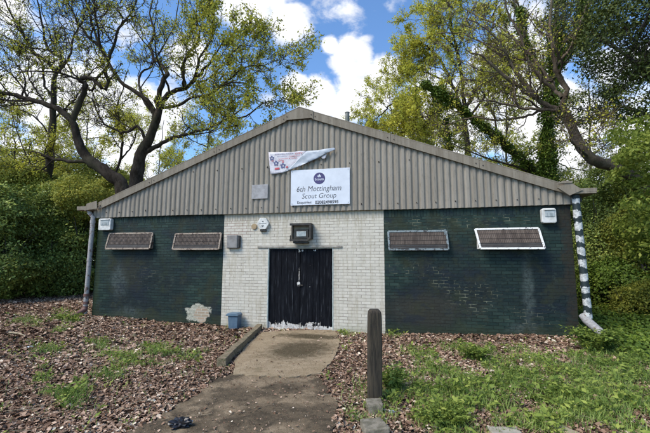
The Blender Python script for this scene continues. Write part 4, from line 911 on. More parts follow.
# thin twigs dropped on the leaves and grit on the path
P = scatter(9000, -13, 9, -7.5, 5, 1.2); P = P[~hallbox(P)]; P = P[~(inside(P, ring1) | inside(P, ring2)) | (rng.uniform(size=len(P)) < 0.10)][:1300]; n = len(P); a = rng.uniform(0, 2*PI, n); l = rng.uniform(0.06, 0.34, n); Q = np.zeros((n, 5, 3)); f = np.linspace(-.5, .5, 5)
Q[:, :, 0] = P[:, :1]+np.cos(a)[:, None]*l[:, None]*f+rng.normal(size=(n, 5))*0.008; Q[:, :, 1] = P[:, 1:]+np.sin(a)[:, None]*l[:, None]*f+rng.normal(size=(n, 5))*0.008; Q[:, :, 2] = gz(P[:, 0], P[:, 1])[:, None]+0.03+rng.uniform(-0.004, 0.02, (n, 5))
V, F = tubes(Q, np.repeat(rng.uniform(0.0018, 0.0045, n)[:, None], 5, 1), 4); tag(bigmesh('dead_twigs', V, F, M['palewood'], None), 'thin dead twigs scattered over the fallen leaves', 'twigs', kind='stuff')
P = scatter(200000, -2, 3.5, -7.5, 0, 0.6); P = P[inside(P, ring1) | inside(P, ring2)][:9000]; n = len(P); z = gz(P[:, 0], P[:, 1])+np.where(inside(P, ring1), 0.037, 0.020); s = rng.uniform(0.003, 0.010, n)
tt = np.clip(rng.normal(0.35, 0.25, n), 0, 1); V, F, tt = litter_arrays(np.column_stack([P, z]), s, 0.9, 0.4, tt); tag(bigmesh('grit', V, F, M['litter'], None, tt), 'fine leaf crumbs and grit scattered on the concrete path', 'grit', kind='stuff')
def blades(P, h, w, lean, tint=None):
    n = len(P); a = rng.uniform(0, 2*PI, n); h = h*rng.uniform(0.5, 1.3, n); B = np.column_stack([P, gz(P[:, 0], P[:, 1])-0.01])
    side = np.stack([np.cos(a), np.sin(a), np.zeros(n)], 1)*w*0.5; ln = np.stack([-np.sin(a), np.cos(a), np.zeros(n)], 1)*(lean*rng.uniform(0.2, 1.3, n)*h)[:, None]
    up = np.array([0, 0, 1.0])*h[:, None]; m = B+up*0.55+ln*0.35; t = B+up+ln
    V = np.stack([B-side, B+side, m+side*0.8, m-side*0.8, t+side*0.1, t-side*0.1], 1).reshape(-1, 3)
    k = np.arange(n)[:, None]*6; F = np.concatenate([k+np.array([0, 1, 2, 3]), k+np.array([3, 2, 4, 5])])
    if tint is None: tint = np.clip(rng.normal(0.5, 0.25, n), 0, 1)
    return V, F, np.repeat(tint, 6)
P = scatter(900000, -9, 9.5, -7.5, 3, 1.1); P = P[~hallbox(P)]; g = ell(P, GREEN_L+GREEN_R); P = P[rng.uniform(size=len(P)) < np.clip(g*1.0-0.10, 0.010, 1)*0.70]
P = P[~inside(P, ring1) & ~inside(P, ring2)]
V, F, tt = blades(P, 0.10, 0.008, 0.9); print('grass', len(P))
tag(bigmesh('grass', V, F, M['lf_grass'], None, tt), 'short rough grass growing through the dead leaves', 'grass', kind='stuff')
# broad leaved weeds: rosettes of leaves
P = scatter(120000, -9, 9.5, -7.5, 3, 1.0); P = P[~hallbox(P)]; g = ell(P, GREEN_L+GREEN_R); P = P[rng.uniform(size=len(P)) < np.clip(g-0.16, 0.014, 1)*0.55]
P = P[~inside(P, ring1) & ~inside(P, ring2)]
def rosettes(P, nl, hmax, lsize, rad):
    n = len(P); k = nl; C = np.repeat(np.column_stack([P, gz(P[:, 0], P[:, 1])]), k, 0); a = rng.uniform(0, 2*PI, n*k); s = np.repeat(0.4+1.3*rng.uniform(0, 1, n)**1.8, k)
    r = rad*rng.uniform(0.2, 1, n*k)*s; z = hmax*rng.uniform(0.15, 1, n*k)*s
    L = C+np.stack([np.cos(a)*r, np.sin(a)*r, z+0.01], 1); out = np.stack([np.cos(a), np.sin(a), np.full(n*k, 0.25)], 1)
    N = nrm(np.stack([-np.cos(a)*0.35, -np.sin(a)*0.35, np.ones(n*k)], 1)+rng.normal(size=(n*k, 3))*0.35)
    tint = np.clip(np.repeat(rng.normal(0.5, 0.2, n), k)+rng.normal(0, 0.12, n*k), 0, 1)
    return leaf_arrays(L, lsize*s, N=N, T=out, aspect=0.5, fold=0.08, tint=tint)
V, F, tt = rosettes(P, 7, 0.085, 0.052, 0.075); print('weeds', len(P))
tag(bigmesh('weeds', V, F, M['lf_weed'], None, tt), 'low broad leaved weeds spreading over the leaf litter', 'weeds', kind='stuff')
# ivy ground cover at the right-hand bank
P = scatter(160000, 6.2, 13, -5, 5, 0.7); c = np.clip((P[:, 0]-6.0-0.35*np.sin(P[:, 1]*2))*0.9, 0, 1)*np.clip((P[:, 1]+3.0)*0.9, 0, 1); P = P[rng.uniform(size=len(P)) < c*0.8]
V, F, tt = leaf_arrays(np.column_stack([P, gz(P[:, 0], P[:, 1])+rng.uniform(0.01, 0.14, len(P))]), 0.075, bias=(0, -0.3, 1.4), aspect=0.8)
tag(bigmesh('ivy', V, F, M['lf_ivy'], None, tt), 'dark ivy creeping over the bank beyond the blotched downpipe', 'ivy', kind='stuff')

# single plants one can pick out
def plant(name, label, cat, u, v, nst, h, rad, leaf, mat, nl=14, aspect=0.45, group=None, droop=0.3):
    p = gnd(u, v) if not isinstance(u, tuple) else np.array(u); g = onground(p[0], p[1]); root = thing(name, (p[0], p[1], g), label, cat, group); b = Wood(); LP = []; TT = []
    for i in range(nst):
        a = rng.uniform(0, 2*PI); r = rad*rng.uniform(0.25, 1); s0 = np.array([p[0]+math.cos(a)*r*0.2, p[1]+math.sin(a)*r*0.2, g-0.02]); e = np.array([p[0]+math.cos(a)*r, p[1]+math.sin(a)*r, g+h*rng.uniform(0.55, 1.05)])
        m = (s0+e)/2+np.array([-math.cos(a)*r*0.12, -math.sin(a)*r*0.12, h*0.12]); Q = resample([s0, m, e], 8); V, F = tubes(Q[None], np.linspace(0.006, 0.002, 8)[None]*(1+h), 4); b.add(V, F)
        t = rng.uniform(1.5, 7, nl); i0 = np.minimum(t.astype(int), 6); f = (t-i0)[:, None]; c = Q[i0]*(1-f)+Q[i0+1]*f; a2 = rng.uniform(0, 2*PI, nl); o = np.stack([np.cos(a2), np.sin(a2), rng.uniform(-droop, 0.5, nl)], 1)
        LP.append(c+o*leaf*0.5); TT.append(o)
    LP = np.vstack(LP); TT = np.vstack(TT); N = nrm(np.array([0, 0, 1.0])+rng.normal(size=LP.shape)*0.4); V, F, tt = leaf_arrays(LP, leaf, N=N, T=TT, aspect=aspect)
    b.build('stems', M['lf_weed'], root); bigmesh('leaves', V, F, M[mat], root, tt); return root
plant('fern', 'leafy green fern at the foot of the white wall beside the doors', 'fern', 345, 331.5, 16, 0.30, 0.30, 0.07, 'lf_weed', 16, 0.35)
plant('nettle_clump', 'bright green nettle clump at the foot of the blotched downpipe', 'nettles', 596, 352, 60, 0.42, 0.55, 0.085, 'lf_weed', 16, 0.5)
plant('nettle_clump', 'green weed clump on the leaf litter below the open white window', 'weeds', 477, 361, 26, 0.26, 0.42, 0.075, 'lf_weed', 12, 0.55)
plant('nettle_clump', 'tall green weed clump growing just behind the wooden bollard', 'weeds', 392, 392, 22, 0.34, 0.24, 0.09, 'lf_weed', 12, 0.4)
plant('nettle_clump', 'dense feathery weed clump at the bottom edge near the pale slab', 'weeds', 446, 425, 46, 0.22, 0.38, 0.05, 'lf_weed', 22, 0.4)
plant('nettle_clump', 'small weed tuft at the foot of the grey downpipe', 'weeds', 70, 321, 18, 0.20, 0.45, 0.07, 'lf_weed', 12, 0.5)
plant('weed_tuft', 'small weed tuft against the wall at the end of the white brickwork', 'weeds', 395, 333, 8, 0.16, 0.16, 0.05, 'lf_weed', 12, 0.5)
def dock(u, v, k, L, lab):
    p = gnd(u, v); g = onground(p[0], p[1]); root = thing('dock_plant', (p[0], p[1], g), lab, 'dock plant'); b = MB(); 
    for i in range(k):
        a = 2*PI*i/k+rng.uniform(-0.3, 0.3); l = L*rng.uniform(0.7, 1.15); w_ = l*0.17; d = Vector((math.cos(a), math.sin(a), 0)); s = Vector((-math.sin(a), math.cos(a), 0)); lf = MB(); pts = []
        for j in range(8):
            f = j/7; q_ = Vector((p[0], p[1], g+0.01))+d*l*f+Vector((0, 0, l*(0.55*f-0.62*f*f))); ww = w_*math.sin(PI*min(1, 0.08+f*0.92))**0.7+0.003
            pts += [q_-s*ww+Vector((0, 0, 0.012)), q_, q_+s*ww+Vector((0, 0, 0.012))]
        lf.add(pts, [(3*j, 3*j+1, 3*j+4, 3*j+3) for j in range(7)]+[(3*j+1, 3*j+2, 3*j+5, 3*j+4) for j in range(7)], 0, True); o = lf.build('leaf', M['lf_bright'], root)
dock(503, 389, 8, 0.24, 'pale broad leaved dock plant below the middle of the wall in the weeds')
dock(562, 392, 8, 0.26, 'pale broad leaved dock plant in the weeds nearer the nettles')
dock(541, 402, 6, 0.22, 'small pale dock plant above the broken plank')
dock(519, 426, 8, 0.13, 'yellowish rosette of leaves between the pale slab and the plank')
dock(612, 366, 8, 0.26, 'broad leaved dock plant growing in front of the bank')

# ================================================================== TREES AND HEDGES
def G0(u, D): p = at(u, 260, D); return np.array([p[0], p[1], float(gz(p[0], p[1]))-0.1])
def trunk_to(u, D, *pts):
    g = G0(u, D); return np.vstack([g[None], U(D, *pts)])
# --- tree with the forked trunk just over the left verge
D = 15.0
grow_tree('oak_tree', 'large dark-limbed oak with a forked trunk rising just over the left roof verge', 'tree', G0(140, D), [
    (trunk_to(141, D, (136, 200), (137, 180), (139, 165), (143, 150), (150, 138), (157, 118), (160, 108)), 0.36, 0.20, False),
    (U(D, (158, 115), (163, 100), (172, 92), (186, 88), (196, 76, -.5), (207, 66, -1), (214, 56, -1.2), (224, 40, -2)), 0.17, 0.03, True),
    (U(D, (159, 110), (157, 98), (163, 84), (166, 70, .6), (156, 60, 1), (150, 46, 1.5), (154, 30, 2), (150, 10, 2.5), (158, -15, 3)), 0.16, 0.04, True),
    (U(D, (157, 116), (150, 104), (136, 92), (120, 80), (110, 66), (104, 52), (94, 34), (90, 14), (80, -12)), 0.14, 0.04, True),
    (U(D, (155, 125), (152, 112), (144, 100), (138, 84, 1), (142, 72, 1.5), (150, 68, 2), (158, 55, 2), (168, 38, 2.5), (176, 18, 3), (180, -10, 3)), 0.09, 0.03, True),
    (U(D, (146, 152), (160, 144), (176, 137), (192, 132, -.5), (208, 128, -1), (228, 118, -1.5), (246, 106, -2)), 0.13, 0.025, True),
    (U(D, (146, 142), (138, 126), (128, 132), (116, 130), (104, 124), (97, 112), (92, 98)), 0.09, 0.03, True),
    (U(D, (160, 108), (176, 106), (192, 98, -1), (208, 96, -1), (226, 84, -1.5), (246, 84, -2), (262, 92, -2)), 0.09, 0.025, True),
    (U(D, (186, 88), (182, 70), (188, 54), (200, 36), (196, 14), (204, -14)), 0.08, 0.03, True),
    (U(D, (192, 82), (206, 80), (222, 66, -1), (238, 48, -1.5), (250, 46, -2)), 0.06, 0.02, True),
    (U(D, (196, 76), (200, 58), (212, 36), (214, 10), (222, -15)), 0.07, 0.025, True),
    (U(D, (208, 96, -1), (224, 84, -1.2), (244, 68, -1.6), (262, 66, -1.8), (272, 72, -2)), 0.06, 0.02, True),
    (U(D, (228, 118, -1.5), (246, 116, -1.8), (262, 104, -2), (276, 100, -2)), 0.05, 0.02, True),
    (U(D, (110, 66), (98, 78), (92, 90), (84, 84), (78, 78), (66, 62), (56, 46)), 0.08, 0.03, True),
    ], 'lf_oak', 'bark', n1=7, n2=6, n3=5, nleaf=13, leaf=0.095, L1=2.4, keep=lambda L: rng.uniform(size=len(L)) < np.clip(0.20+(L[:, 0]+7.6)*0.22+(L[:, 2]-7.0)*0.05, 0.10, 1))
# --- leaning tree whose bough leaves the frame at left
D = 13.0
grow_tree('leaning_oak_tree', 'leaning dark oak with a long low bough reaching out of the picture at left', 'tree', G0(136, D), [
    (np.vstack([G0(138, D)[None], U(D, (124, 196), (113, 177), (98, 166), (88, 158), (80, 146), (76, 130), (71, 118)), ]), 0.30, 0.17, False),
    (U(D, (71, 120), (60, 110), (46, 104), (28, 98), (14, 95), (-2, 92), (-24, 82)), 0.15, 0.07, True),
    (U(D, (72, 122), (78, 106), (84, 92), (86, 84), (80, 80), (90, 78), (98, 84), (104, 90), (107, 82), (106, 70), (108, 60)), 0.14, 0.06, True),
    (U(D, (108, 60), (100, 48), (92, 40), (80, 26), (72, 10), (60, -10)), 0.08, 0.03, True),
    (U(D, (108, 60), (114, 46), (118, 30), (130, 14), (140, -8)), 0.08, 0.03, True),
    (U(D, (100, 48), (98, 28), (94, 10), (96, -12)), 0.06, 0.025, True),
    (U(D, (28, 98), (20, 84), (6, 70), (-10, 60)), 0.05, 0.02, True),
    (U(D, (46, 104), (36, 90), (28, 74), (30, 56)), 0.04, 0.02, True),
    ], 'lf_oak', 'bark', n1=8, n2=5, n3=5, nleaf=3.5, leaf=0.085, L1=1.8)
# --- trees farther back on the left
D = 19.0
grow_tree('tall_tree', 'slender tall tree standing behind the low bough above the hedge', 'tree', G0(48, D), [
    (trunk_to(47, D, (46, 190), (49, 165), (52, 140), (53, 110), (54, 86), (56, 72)), 0.27, 0.16, False),
    (U(D, (56, 76), (48, 62), (36, 54), (26, 40), (16, 22), (6, 4), (-4, -14)), 0.13, 0.04, True),
    (U(D, (56, 74), (62, 60), (48, 48), (44, 34), (40, 14), (34, -12)), 0.13, 0.04, True),
    (U(D, (54, 100), (44, 84), (44, 70), (38, 58), (24, 46), (8, 38), (-8, 30)), 0.09, 0.03, True),
    (U(D, (58, 72), (70, 56), (74, 36), (84, 18), (92, -8)), 0.09, 0.03, True),
    (U(D, (53, 120), (66, 108), (78, 94), (92, 72)), 0.07, 0.025, True),
    (U(D, (52, 140), (40, 122), (26, 112), (10, 108)), 0.06, 0.025, True),
    ], 'lf_oak', 'bark', n1=9, n2=6, n3=5, nleaf=2.5, leaf=0.10, L1=2.6)
D = 18
grow_tree('bough_tree', 'tree with a thick low level branch just over the hedge', 'tree', G0(118, D), [
    (trunk_to(120, D, (118, 200), (114, 182)), 0.22, 0.16, False),
    (U(D, (114, 182), (104, 172), (90, 163), (72, 161), (54, 159), (36, 152), (28, 154)), 0.17, 0.07, True),
    (U(D, (114, 182), (120, 160), (122, 140), (116, 118), (120, 96), (128, 70)), 0.10, 0.03, True),
    (U(D, (54, 159), (40, 170), (28, 160), (16, 128), (10, 104)), 0.06, 0.02, True),
    (U(D, (120, 160), (132, 146), (136, 128), (128, 108)), 0.06, 0.02, True),
    ], 'lf_yellow', 'bark', n1=7, n2=5, n3=5, nleaf=9, leaf=0.10, L1=2.0)
def auto_tree(name, label, u, D, vtop, r, lean=0, limbs=8, mat='lf_yellow', bark='barkgrey', nleaf=9, leaf=0.13, L1=3.0, spreadpx=45, n=(6, 5, 5), group=None, ivy=False, vlow=170):
    g = G0(u, D); br = []; tp = at(u+lean, vtop, D); mid = (g+tp)/2+rng.normal(size=3)*0.25; br.append((np.array([g, mid, tp]), r, r*0.25, True))
    H = tp-g
    for i in range(limbs):
        f = 0.30+0.62*i/limbs; s0 = resample([g, mid, tp], 30)[int(f*29)]; a = i*2.4+rng.uniform(-0.4, 0.4); L = spreadpx*D/FP*(1.1-0.55*f)*rng.uniform(0.75, 1.2); e = s0+np.array([math.cos(a)*L, math.sin(a)*L, L*rng.uniform(0.5, 1.0)]); m = (s0+e)/2+np.array([0, 0, -0.06*L])+rng.normal(size=3)*L*0.06
        br.append((np.array([s0, m, e]), r*(0.62-0.35*f), r*0.08, True))
    iv = [(np.array([g, mid, tp*0.75+mid*0.25]), r*1.9, 9000)] if ivy else None
    return grow_tree(name, label, 'tree', g, br, mat, bark, n1=n[0], n2=n[1], n3=n[2], nleaf=nleaf, leaf=leaf, L1=L1, spread=0.22, ivy=iv, group=group)
auto_tree('young_tree', 'pale yellow green tree behind the forked oak, over the middle of the left verge', 205, 26, 100, 0.16, 8, 9, 'lf_yellow', nleaf=7, leaf=0.13, L1=2.2, spreadpx=45)
auto_tree('young_tree', 'pale green tree just behind the low level branch', 95, 27, 110, 0.16, -6, 9, 'lf_yellow', nleaf=7, leaf=0.13, L1=2.2, spreadpx=50)
auto_tree('young_tree', 'pale green tree low over the hedge at the far left edge', 8, 24, 120, 0.16, 4, 9, 'lf_yellow', nleaf=7, leaf=0.13, L1=2.2, spreadpx=50)
auto_tree('young_tree', 'thin pale tree between the forked oak and the verge of the roof', 160, 32, 120, 0.14, 4, 8, 'lf_yellow', nleaf=6, leaf=0.15, L1=2.4, spreadpx=36)

# --- right: big yellow-green oak behind the roof
D = 27.0
grow_tree('spring_oak_tree', 'broad yellow green oak in fresh leaf behind the right roof slope', 'tree', G0(470, D), [
    (trunk_to(474, D, (470, 190), (468, 160), (466, 130), (462, 110)), 0.36, 0.24, False),
    (U(D, (462, 112), (446, 96), (428, 88), (410, 92), (392, 104), (384, 112), (372, 124)), 0.18, 0.04, True),
    (U(D, (463, 112), (452, 84), (440, 60), (424, 46), (408, 52)), 0.20, 0.04, True),
    (U(D, (464, 110), (462, 78), (456, 48), (450, 20), (446, -5)), 0.22, 0.05, True),
    (U(D, (465, 112), (478, 82), (488, 50), (494, 16), (500, -14)), 0.20, 0.05, True),
    (U(D, (466, 125), (448, 124), (426, 128), (404, 132), (386, 134)), 0.12, 0.03, True),
    (U(D, (466, 120, -1), (484, 98, -2), (500, 78, -2), (512, 60, -2)), 0.14, 0.04, True),
    (U(D, (452, 84), (434, 76), (416, 70), (402, 74)), 0.10, 0.03, True),
    (U(D, (456, 48), (440, 32), (430, 16), (432, 0)), 0.10, 0.03, True),
    (U(D, (458, 100, -2), (444, 108, -3), (430, 116, -4), (414, 118, -4)), 0.12, 0.03, True),
    ], 'lf_yellow', 'bark', n1=12, n2=8, n3=6, nleaf=12, leaf=0.13, L1=2.8)
auto_tree('young_tree', 'yellow leaved tree at the edge of the open sky behind the right roof slope', 400, 31, 84, 0.15, -12, 13, 'lf_yellow', nleaf=11, leaf=0.14, L1=2.4, spreadpx=34)
auto_tree('young_tree', 'thin dark ivy-clad tree behind the right roof slope', 446, 24, 96, 0.14, -2, 8, 'lf_mid', nleaf=8, leaf=0.12, L1=1.8, spreadpx=24, ivy=True)
auto_tree('young_tree', 'yellow green tree filling the gap under the arching limbs behind the right roof slope', 500, 33, 70, 0.2, 6, 11, 'lf_yellow', nleaf=7, leaf=0.15, L1=2.8, spreadpx=46)
auto_tree('young_tree', 'green tree in full leaf behind the upright ivy-covered trunk', 585, 27, 80, 0.18, 4, 10, 'lf_mid', nleaf=5, leaf=0.13, L1=2.4, spreadpx=46)
auto_tree('young_tree', 'dark green tree low behind the big yellow green oak', 432, 34, 100, 0.18, 0, 10, 'lf_mid', nleaf=11, leaf=0.15, L1=2.4, spreadpx=36)
# --- ivy-clad leaning and upright trunks
D = 19.0
ivl = U(D, (560, 200), (545, 182), (520, 158), (497, 138), (470, 116), (446, 98), (424, 84))
grow_tree('ivy_tree', 'leaning trunk thick with dark ivy slanting up over the right roof slope', 'tree', G0(566, D), [
    (np.vstack([G0(566, D)[None], ivl]), 0.26, 0.07, True),
    (U(D, (497, 138), (494, 116), (484, 96), (470, 76)), 0.09, 0.03, True),
    (U(D, (545, 182), (520, 168), (500, 162), (470, 152), (444, 140)), 0.09, 0.03, True),
    ], 'lf_yellow', 'bark', n1=10, n2=6, n3=5, nleaf=3, leaf=0.10, L1=1.9, ivy=[(ivl, 0.42, 20000)])
D = 18.0
ivu = U(D, (552, 200), (548, 172), (547, 140), (551, 100), (555, 60), (556, 24))
grow_tree('ivy_tree', 'upright trunk sheathed in dark ivy behind the curved brown limb', 'tree', G0(552, D), [
    (np.vstack([G0(552, D)[None], ivu, U(D, (558, -12))]), 0.30, 0.10, True),
    (U(D, (551, 90), (536, 66), (524, 40), (520, 10), (512, -14)), 0.14, 0.04, True),
    (U(D, (555, 70), (570, 50), (580, 24), (586, -8)), 0.14, 0.04, True),
    (U(D, (549, 120), (534, 104), (518, 96), (500, 92)), 0.09, 0.03, True),
    ], 'lf_mid', 'bark', n1=10, n2=6, n3=5, nleaf=4, leaf=0.10, L1=2.0, ivy=[(ivu, 0.62, 34000), (U(D, (551, 90), (536, 66), (524, 40), (520, 10)), 0.35, 9000), (U(D, (555, 70), (570, 50), (580, 24), (586, -8)), 0.35, 9000)])
# --- the curved brown limb
D = 12.5
grow_tree('curved_oak_tree', 'bare-limbed oak whose brown trunk curves up and over from the right bank', 'tree', G0(668, D), [
    (np.vstack([G0(664, D)[None], U(D, (650, 196), (632, 176), (614, 166), (600, 163), (588, 156), (578, 142), (572, 128), (566, 114), (560, 106))]), 0.26, 0.20, False),
    (U(D, (562, 110), (548, 106), (532, 96), (518, 86), (500, 72), (484, 58), (466, 50)), 0.14, 0.04, True),
    (U(D, (561, 108), (566, 92), (558, 74), (554, 56), (552, 40), (550, 18), (554, -14)), 0.14, 0.05, True),
    (U(D, (562, 110), (544, 110), (524, 108), (504, 104), (488, 100), (470, 104)), 0.08, 0.025, True),
    (U(D, (520, 108), (512, 98), (510, 92)), 0.05, 0.035, False),
    (U(D, (554, 90), (536, 74), (526, 54), (520, 34), (508, 14), (504, -14)), 0.08, 0.03, True),
    (U(D, (532, 96), (514, 70), (500, 44), (486, 28), (466, 18)), 0.07, 0.025, True),
    (U(D, (588, 156), (576, 146, -1), (570, 138, -1.5), (578, 120, -2)), 0.05, 0.02, True),
    (U(D, (556, 66), (570, 48), (580, 24), (590, -6)), 0.07, 0.025, True),
    (U(D, (562, 98), (548, 78, 1), (526, 50, 1.5), (498, 26, 2), (462, 8, 2.5)), 0.09, 0.03, True),
    (U(D, (540, 101), (522, 78, .6), (494, 50, 1), (462, 34, 1.4), (436, 34, 1.8)), 0.08, 0.025, True),
    (U(D, (548, 106), (528, 116, .5), (500, 120, 1), (470, 118, 1.4), (444, 126, 1.8)), 0.07, 0.025, True),
    ], 'lf_yellow', 'barklit', n1=8, n2=6, n3=5, nleaf=2.0, leaf=0.085, L1=1.5)
# --- dark evergreen hanging in at the top right
D = 10.0
eb = [blobat(640, 30, D, 46, 44, 2.0), blobat(610, 4, D+1, 40, 26, 1.8), blobat(655, 88, D, 38, 28, 1.6), blobat(585, 108, 12, 22, 15, 1.3), blobat(622, 70, D+1.5, 20, 24, 1.3), blobat(572, 18, D+4, 22, 26, 1.4)]
ev = bush('evergreen_tree', 'dark evergreen tree hanging into the top right corner', 'tree', eb, 27000, 0.085, 'lf_dark', 7, stems=0, hol=1.5)
w = Wood()
g = G0(705, D); tk = np.vstack([g[None], at(690, 150, D)[None], at(684, 60, D)[None], at(670, -60, D)[None]]); T_ = resample(tk, 20); V, F = tubes(T_[None], np.linspace(0.26, 0.12, 20)[None], 10); w.add(V, F)
LB = []
for u, v, dd in ((640, 30, 0), (610, 4, 1), (655, 88, 0), (585, 108, 2), (622, 70, 1.5), (572, 18, 4), (600, 40, 1), (630, 60, 0)):
    s0 = T_[rng.integers(6, 17)]; LB.append(resample([s0, (s0+at(u, v, D+dd))/2+np.array([0, 0, 0.4]), at(u, v, D+dd)], 12))
LB = np.array(LB); R_b = np.linspace(0.07, 0.018, 12)[None].repeat(len(LB), 0); V, F = tubes(LB, R_b, 6); w.add(V, F)
C1, R1_ = spawn(LB, R_b, 12, 1.1, (30, 70), 7, 0.6, up=-0.10); V, F = tubes(C1, np.maximum(R1_, 0.006), 4); w.add(V, F)
C2, R2b = spawn(C1, R1_, 5, (0.4, 0.8), (20, 60), 5, 0.6, up=-0.15); V, F = tubes(C2, np.maximum(R2b, 0.004), 3); w.add(V, F)
w.build('trunk', M['barkgrey'], ev)
for c in ev.children:
    if c.name.startswith('foliage'): c.name = 'crown'
# --- bright green sprays at the right edge
D = 8.6
bb = [blobat(640, 124, D, 26, 14, 1.0), blobat(652, 150, D-0.6, 24, 14, 0.9), blobat(632, 176, D+0.6, 18, 10, 0.8), blobat(654, 196, D-0.4, 22, 16, 0.9), blobat(640, 228, D+0.4, 16, 14, 0.8), blobat(655, 252, D, 18, 16, 0.8)]
bt_ = bush('bright_sapling', 'bright green leafy sapling at the right edge beside the blotched downpipe', 'small tree', bb, 6500, 0.10, 'lf_bright', 9, stems=0, hol=2.6)

# --- hedges and undergrowth: each a bush of its own
HB = 'evergreen bushes of the hedge beyond the grey downpipe'
def hedge(label, blobs, n, leaf=0.10, mat='lf_holly', seed=0, group=HB, name='holly_bush', **k): return bush(name, label, 'bush', blobs, int(n*0.8), leaf*1.1, mat, seed, group, hol=1.7, **k)
hedge('dark holly bush at the left edge of the picture', [blobat(-8, 262, 14.2, 40, 46, 1.6), blobat(-5, 215, 14.6, 34, 30, 1.4)], 52000, seed=1)
hedge('dark holly bush second from the left edge, lowest to the ground', [blobat(32, 268, 15.6, 30, 38, 1.6), blobat(28, 222, 16.2, 30, 34, 1.6)], 52000, seed=2)
hedge('dark holly bush nearest the grey downpipe', [blobat(68, 262, 16.8, 28, 38, 1.7), blobat(66, 222, 17.4, 28, 30, 1.6), blobat(92, 250, 19, 16, 46, 1.4)], 56000, seed=3)
hedge('lighter green bush topping the hedge just over the roof corner', [blobat(96, 202, 17.5, 26, 22, 1.8), blobat(124, 192, 19, 26, 14, 1.8), blobat(78, 192, 18.5, 20, 16, 1.6)], 40000, 0.09, 'lf_mid', 4, name='tall_bush')
hedge('light green bush rising behind the left of the hedge', [blobat(8, 184, 19, 30, 20, 1.8), blobat(46, 190, 19.5, 26, 18, 1.8)], 36000, 0.10, 'lf_mid', 5, name='tall_bush')
hedge('yellowish bush far behind the hedge', [blobat(22, 172, 27, 40, 20, 2.4), blobat(86, 176, 28, 40, 16, 2.4)], 26000, 0.15, 'lf_mid', 6, name='tall_bush')
RB = 'undergrowth bushes on the bank beyond the blotched downpipe'
hedge('green bush showing just above the right gutter', [blobat(560, 196, 19, 36, 22, 1.8), blobat(520, 186, 21, 28, 18, 1.8)], 44000, 0.09, 'lf_mid', 11, RB, 'tall_bush')
hedge('shady bush directly behind the blotched downpipe', [blobat(600, 240, 14.5, 30, 52, 1.7), blobat(612, 196, 15.5, 34, 30, 1.8)], 64000, 0.085, 'lf_holly', 12, RB)
hedge('ivy-dark bush low on the bank beside the blotched downpipe', [blobat(622, 292, 12.2, 34, 30, 1.4), blobat(600, 302, 13.2, 24, 26, 1.2)], 48000, 0.075, 'lf_ivy', 13, RB, 'ivy_bush')
hedge('mid green bush at the right edge behind the bright sapling', [blobat(652, 236, 12.4, 34, 46, 1.5), blobat(660, 175, 12.6, 34, 40, 1.5)], 56000, 0.08, 'lf_mid', 14, RB, 'tall_bush')
hedge('low leafy bush at the right edge above the weeds', [blobat(660, 310, 10.2, 34, 24, 1.2)], 22000, 0.07, 'lf_mid', 15, RB, 'low_bush')
hedge('broad green bush behind the middle of the right roof slope', [blobat(505, 182, 24, 44, 16, 2.0), blobat(470, 176, 27, 40, 16, 2.0)], 34000, 0.12, 'lf_mid', 16, RB, 'tall_bush')
# --- the far wood that closes the view on both sides
def farwood():
    VV = []; n = 230000; a = rng.uniform(-1.9, 1.35, n); D_ = rng.uniform(38, 60, n); h = rng.uniform(0, 1, n)**0.75*(7.5+2.0*np.sin(a*9)+1.3*np.sin(a*23+1)+0.8*np.sin(a*51))*(D_/46)
    c, s = np.cos(YAW), np.sin(YAW); X = CX + D_*np.sin(a-YAW); Y = CY + D_*np.cos(a-YAW); P = np.stack([X, Y, np.maximum(h+rng.normal(0, 0.5, n), 0.1)], 1)
    V, F, tt = leaf_arrays(P, 0.40, bias=(0, -0.5, 0.6)); return V, F, tt
V, F, tt = farwood(); tag(bigmesh('far_wood', V, F, M['lf_mid'], None, tt), 'far-off wood closing the view behind the hall', 'wood', kind='stuff')

# ================================================================== SKY, SUN, CAMERA
w = bpy.data.worlds.new('World'); SC.world = w; w.use_nodes = True; nt = w.node_tree; nt.nodes.clear()
SUN_EL, SUN_AZ = math.radians(48), math.radians(222)      # azimuth: compass style, clockwise from +y; the sun is behind the viewer's left shoulder
sd = Vector((math.sin(SUN_AZ)*math.cos(SUN_EL), math.cos(SUN_AZ)*math.cos(SUN_EL), math.sin(SUN_EL)))
sky = nt.nodes.new('ShaderNodeTexSky'); sky.sky_type = 'NISHITA'; sky.sun_disc = False; sky.sun_elevation = SUN_EL; sky.sun_rotation = SUN_AZ; sky.air_density = 1.0; sky.dust_density = 0.3; sky.ozone_density = 2.5
def wn(op, a, b_=None, c=None, clamp=False):
    nd = nt.nodes.new('ShaderNodeMath'); nd.operation = op; nd.use_clamp = clamp
    for i, q in enumerate((a, b_, c)):
        if q is None: continue
        if isinstance(q, bpy.types.NodeSocket): nt.links.new(q, nd.inputs[i])
        else: nd.inputs[i].default_value = q
    return nd.outputs[0]
tc = nt.nodes.new('ShaderNodeTexCoord').outputs['Generated']
def wnoise(s, det, rough, off=0.0):
    mp = nt.nodes.new('ShaderNodeMapping'); mp.inputs['Location'].default_value = (off, off*0.7, 0); mp.inputs['Scale'].default_value = (1, 1, 1.5); nt.links.new(tc, mp.inputs[0])
    n_ = nt.nodes.new('ShaderNodeTexNoise'); n_.inputs['Scale'].default_value = s; n_.inputs['Detail'].default_value = det; n_.inputs['Roughness'].default_value = rough; n_.inputs['Distortion'].default_value = 0.25; nt.links.new(mp.outputs[0], n_.inputs['Vector']); return n_.outputs['Fac']
n1_, n2_ = wnoise(4.5, 8, 0.62), wnoise(14, 6, 0.6, 3.1)
tot = None
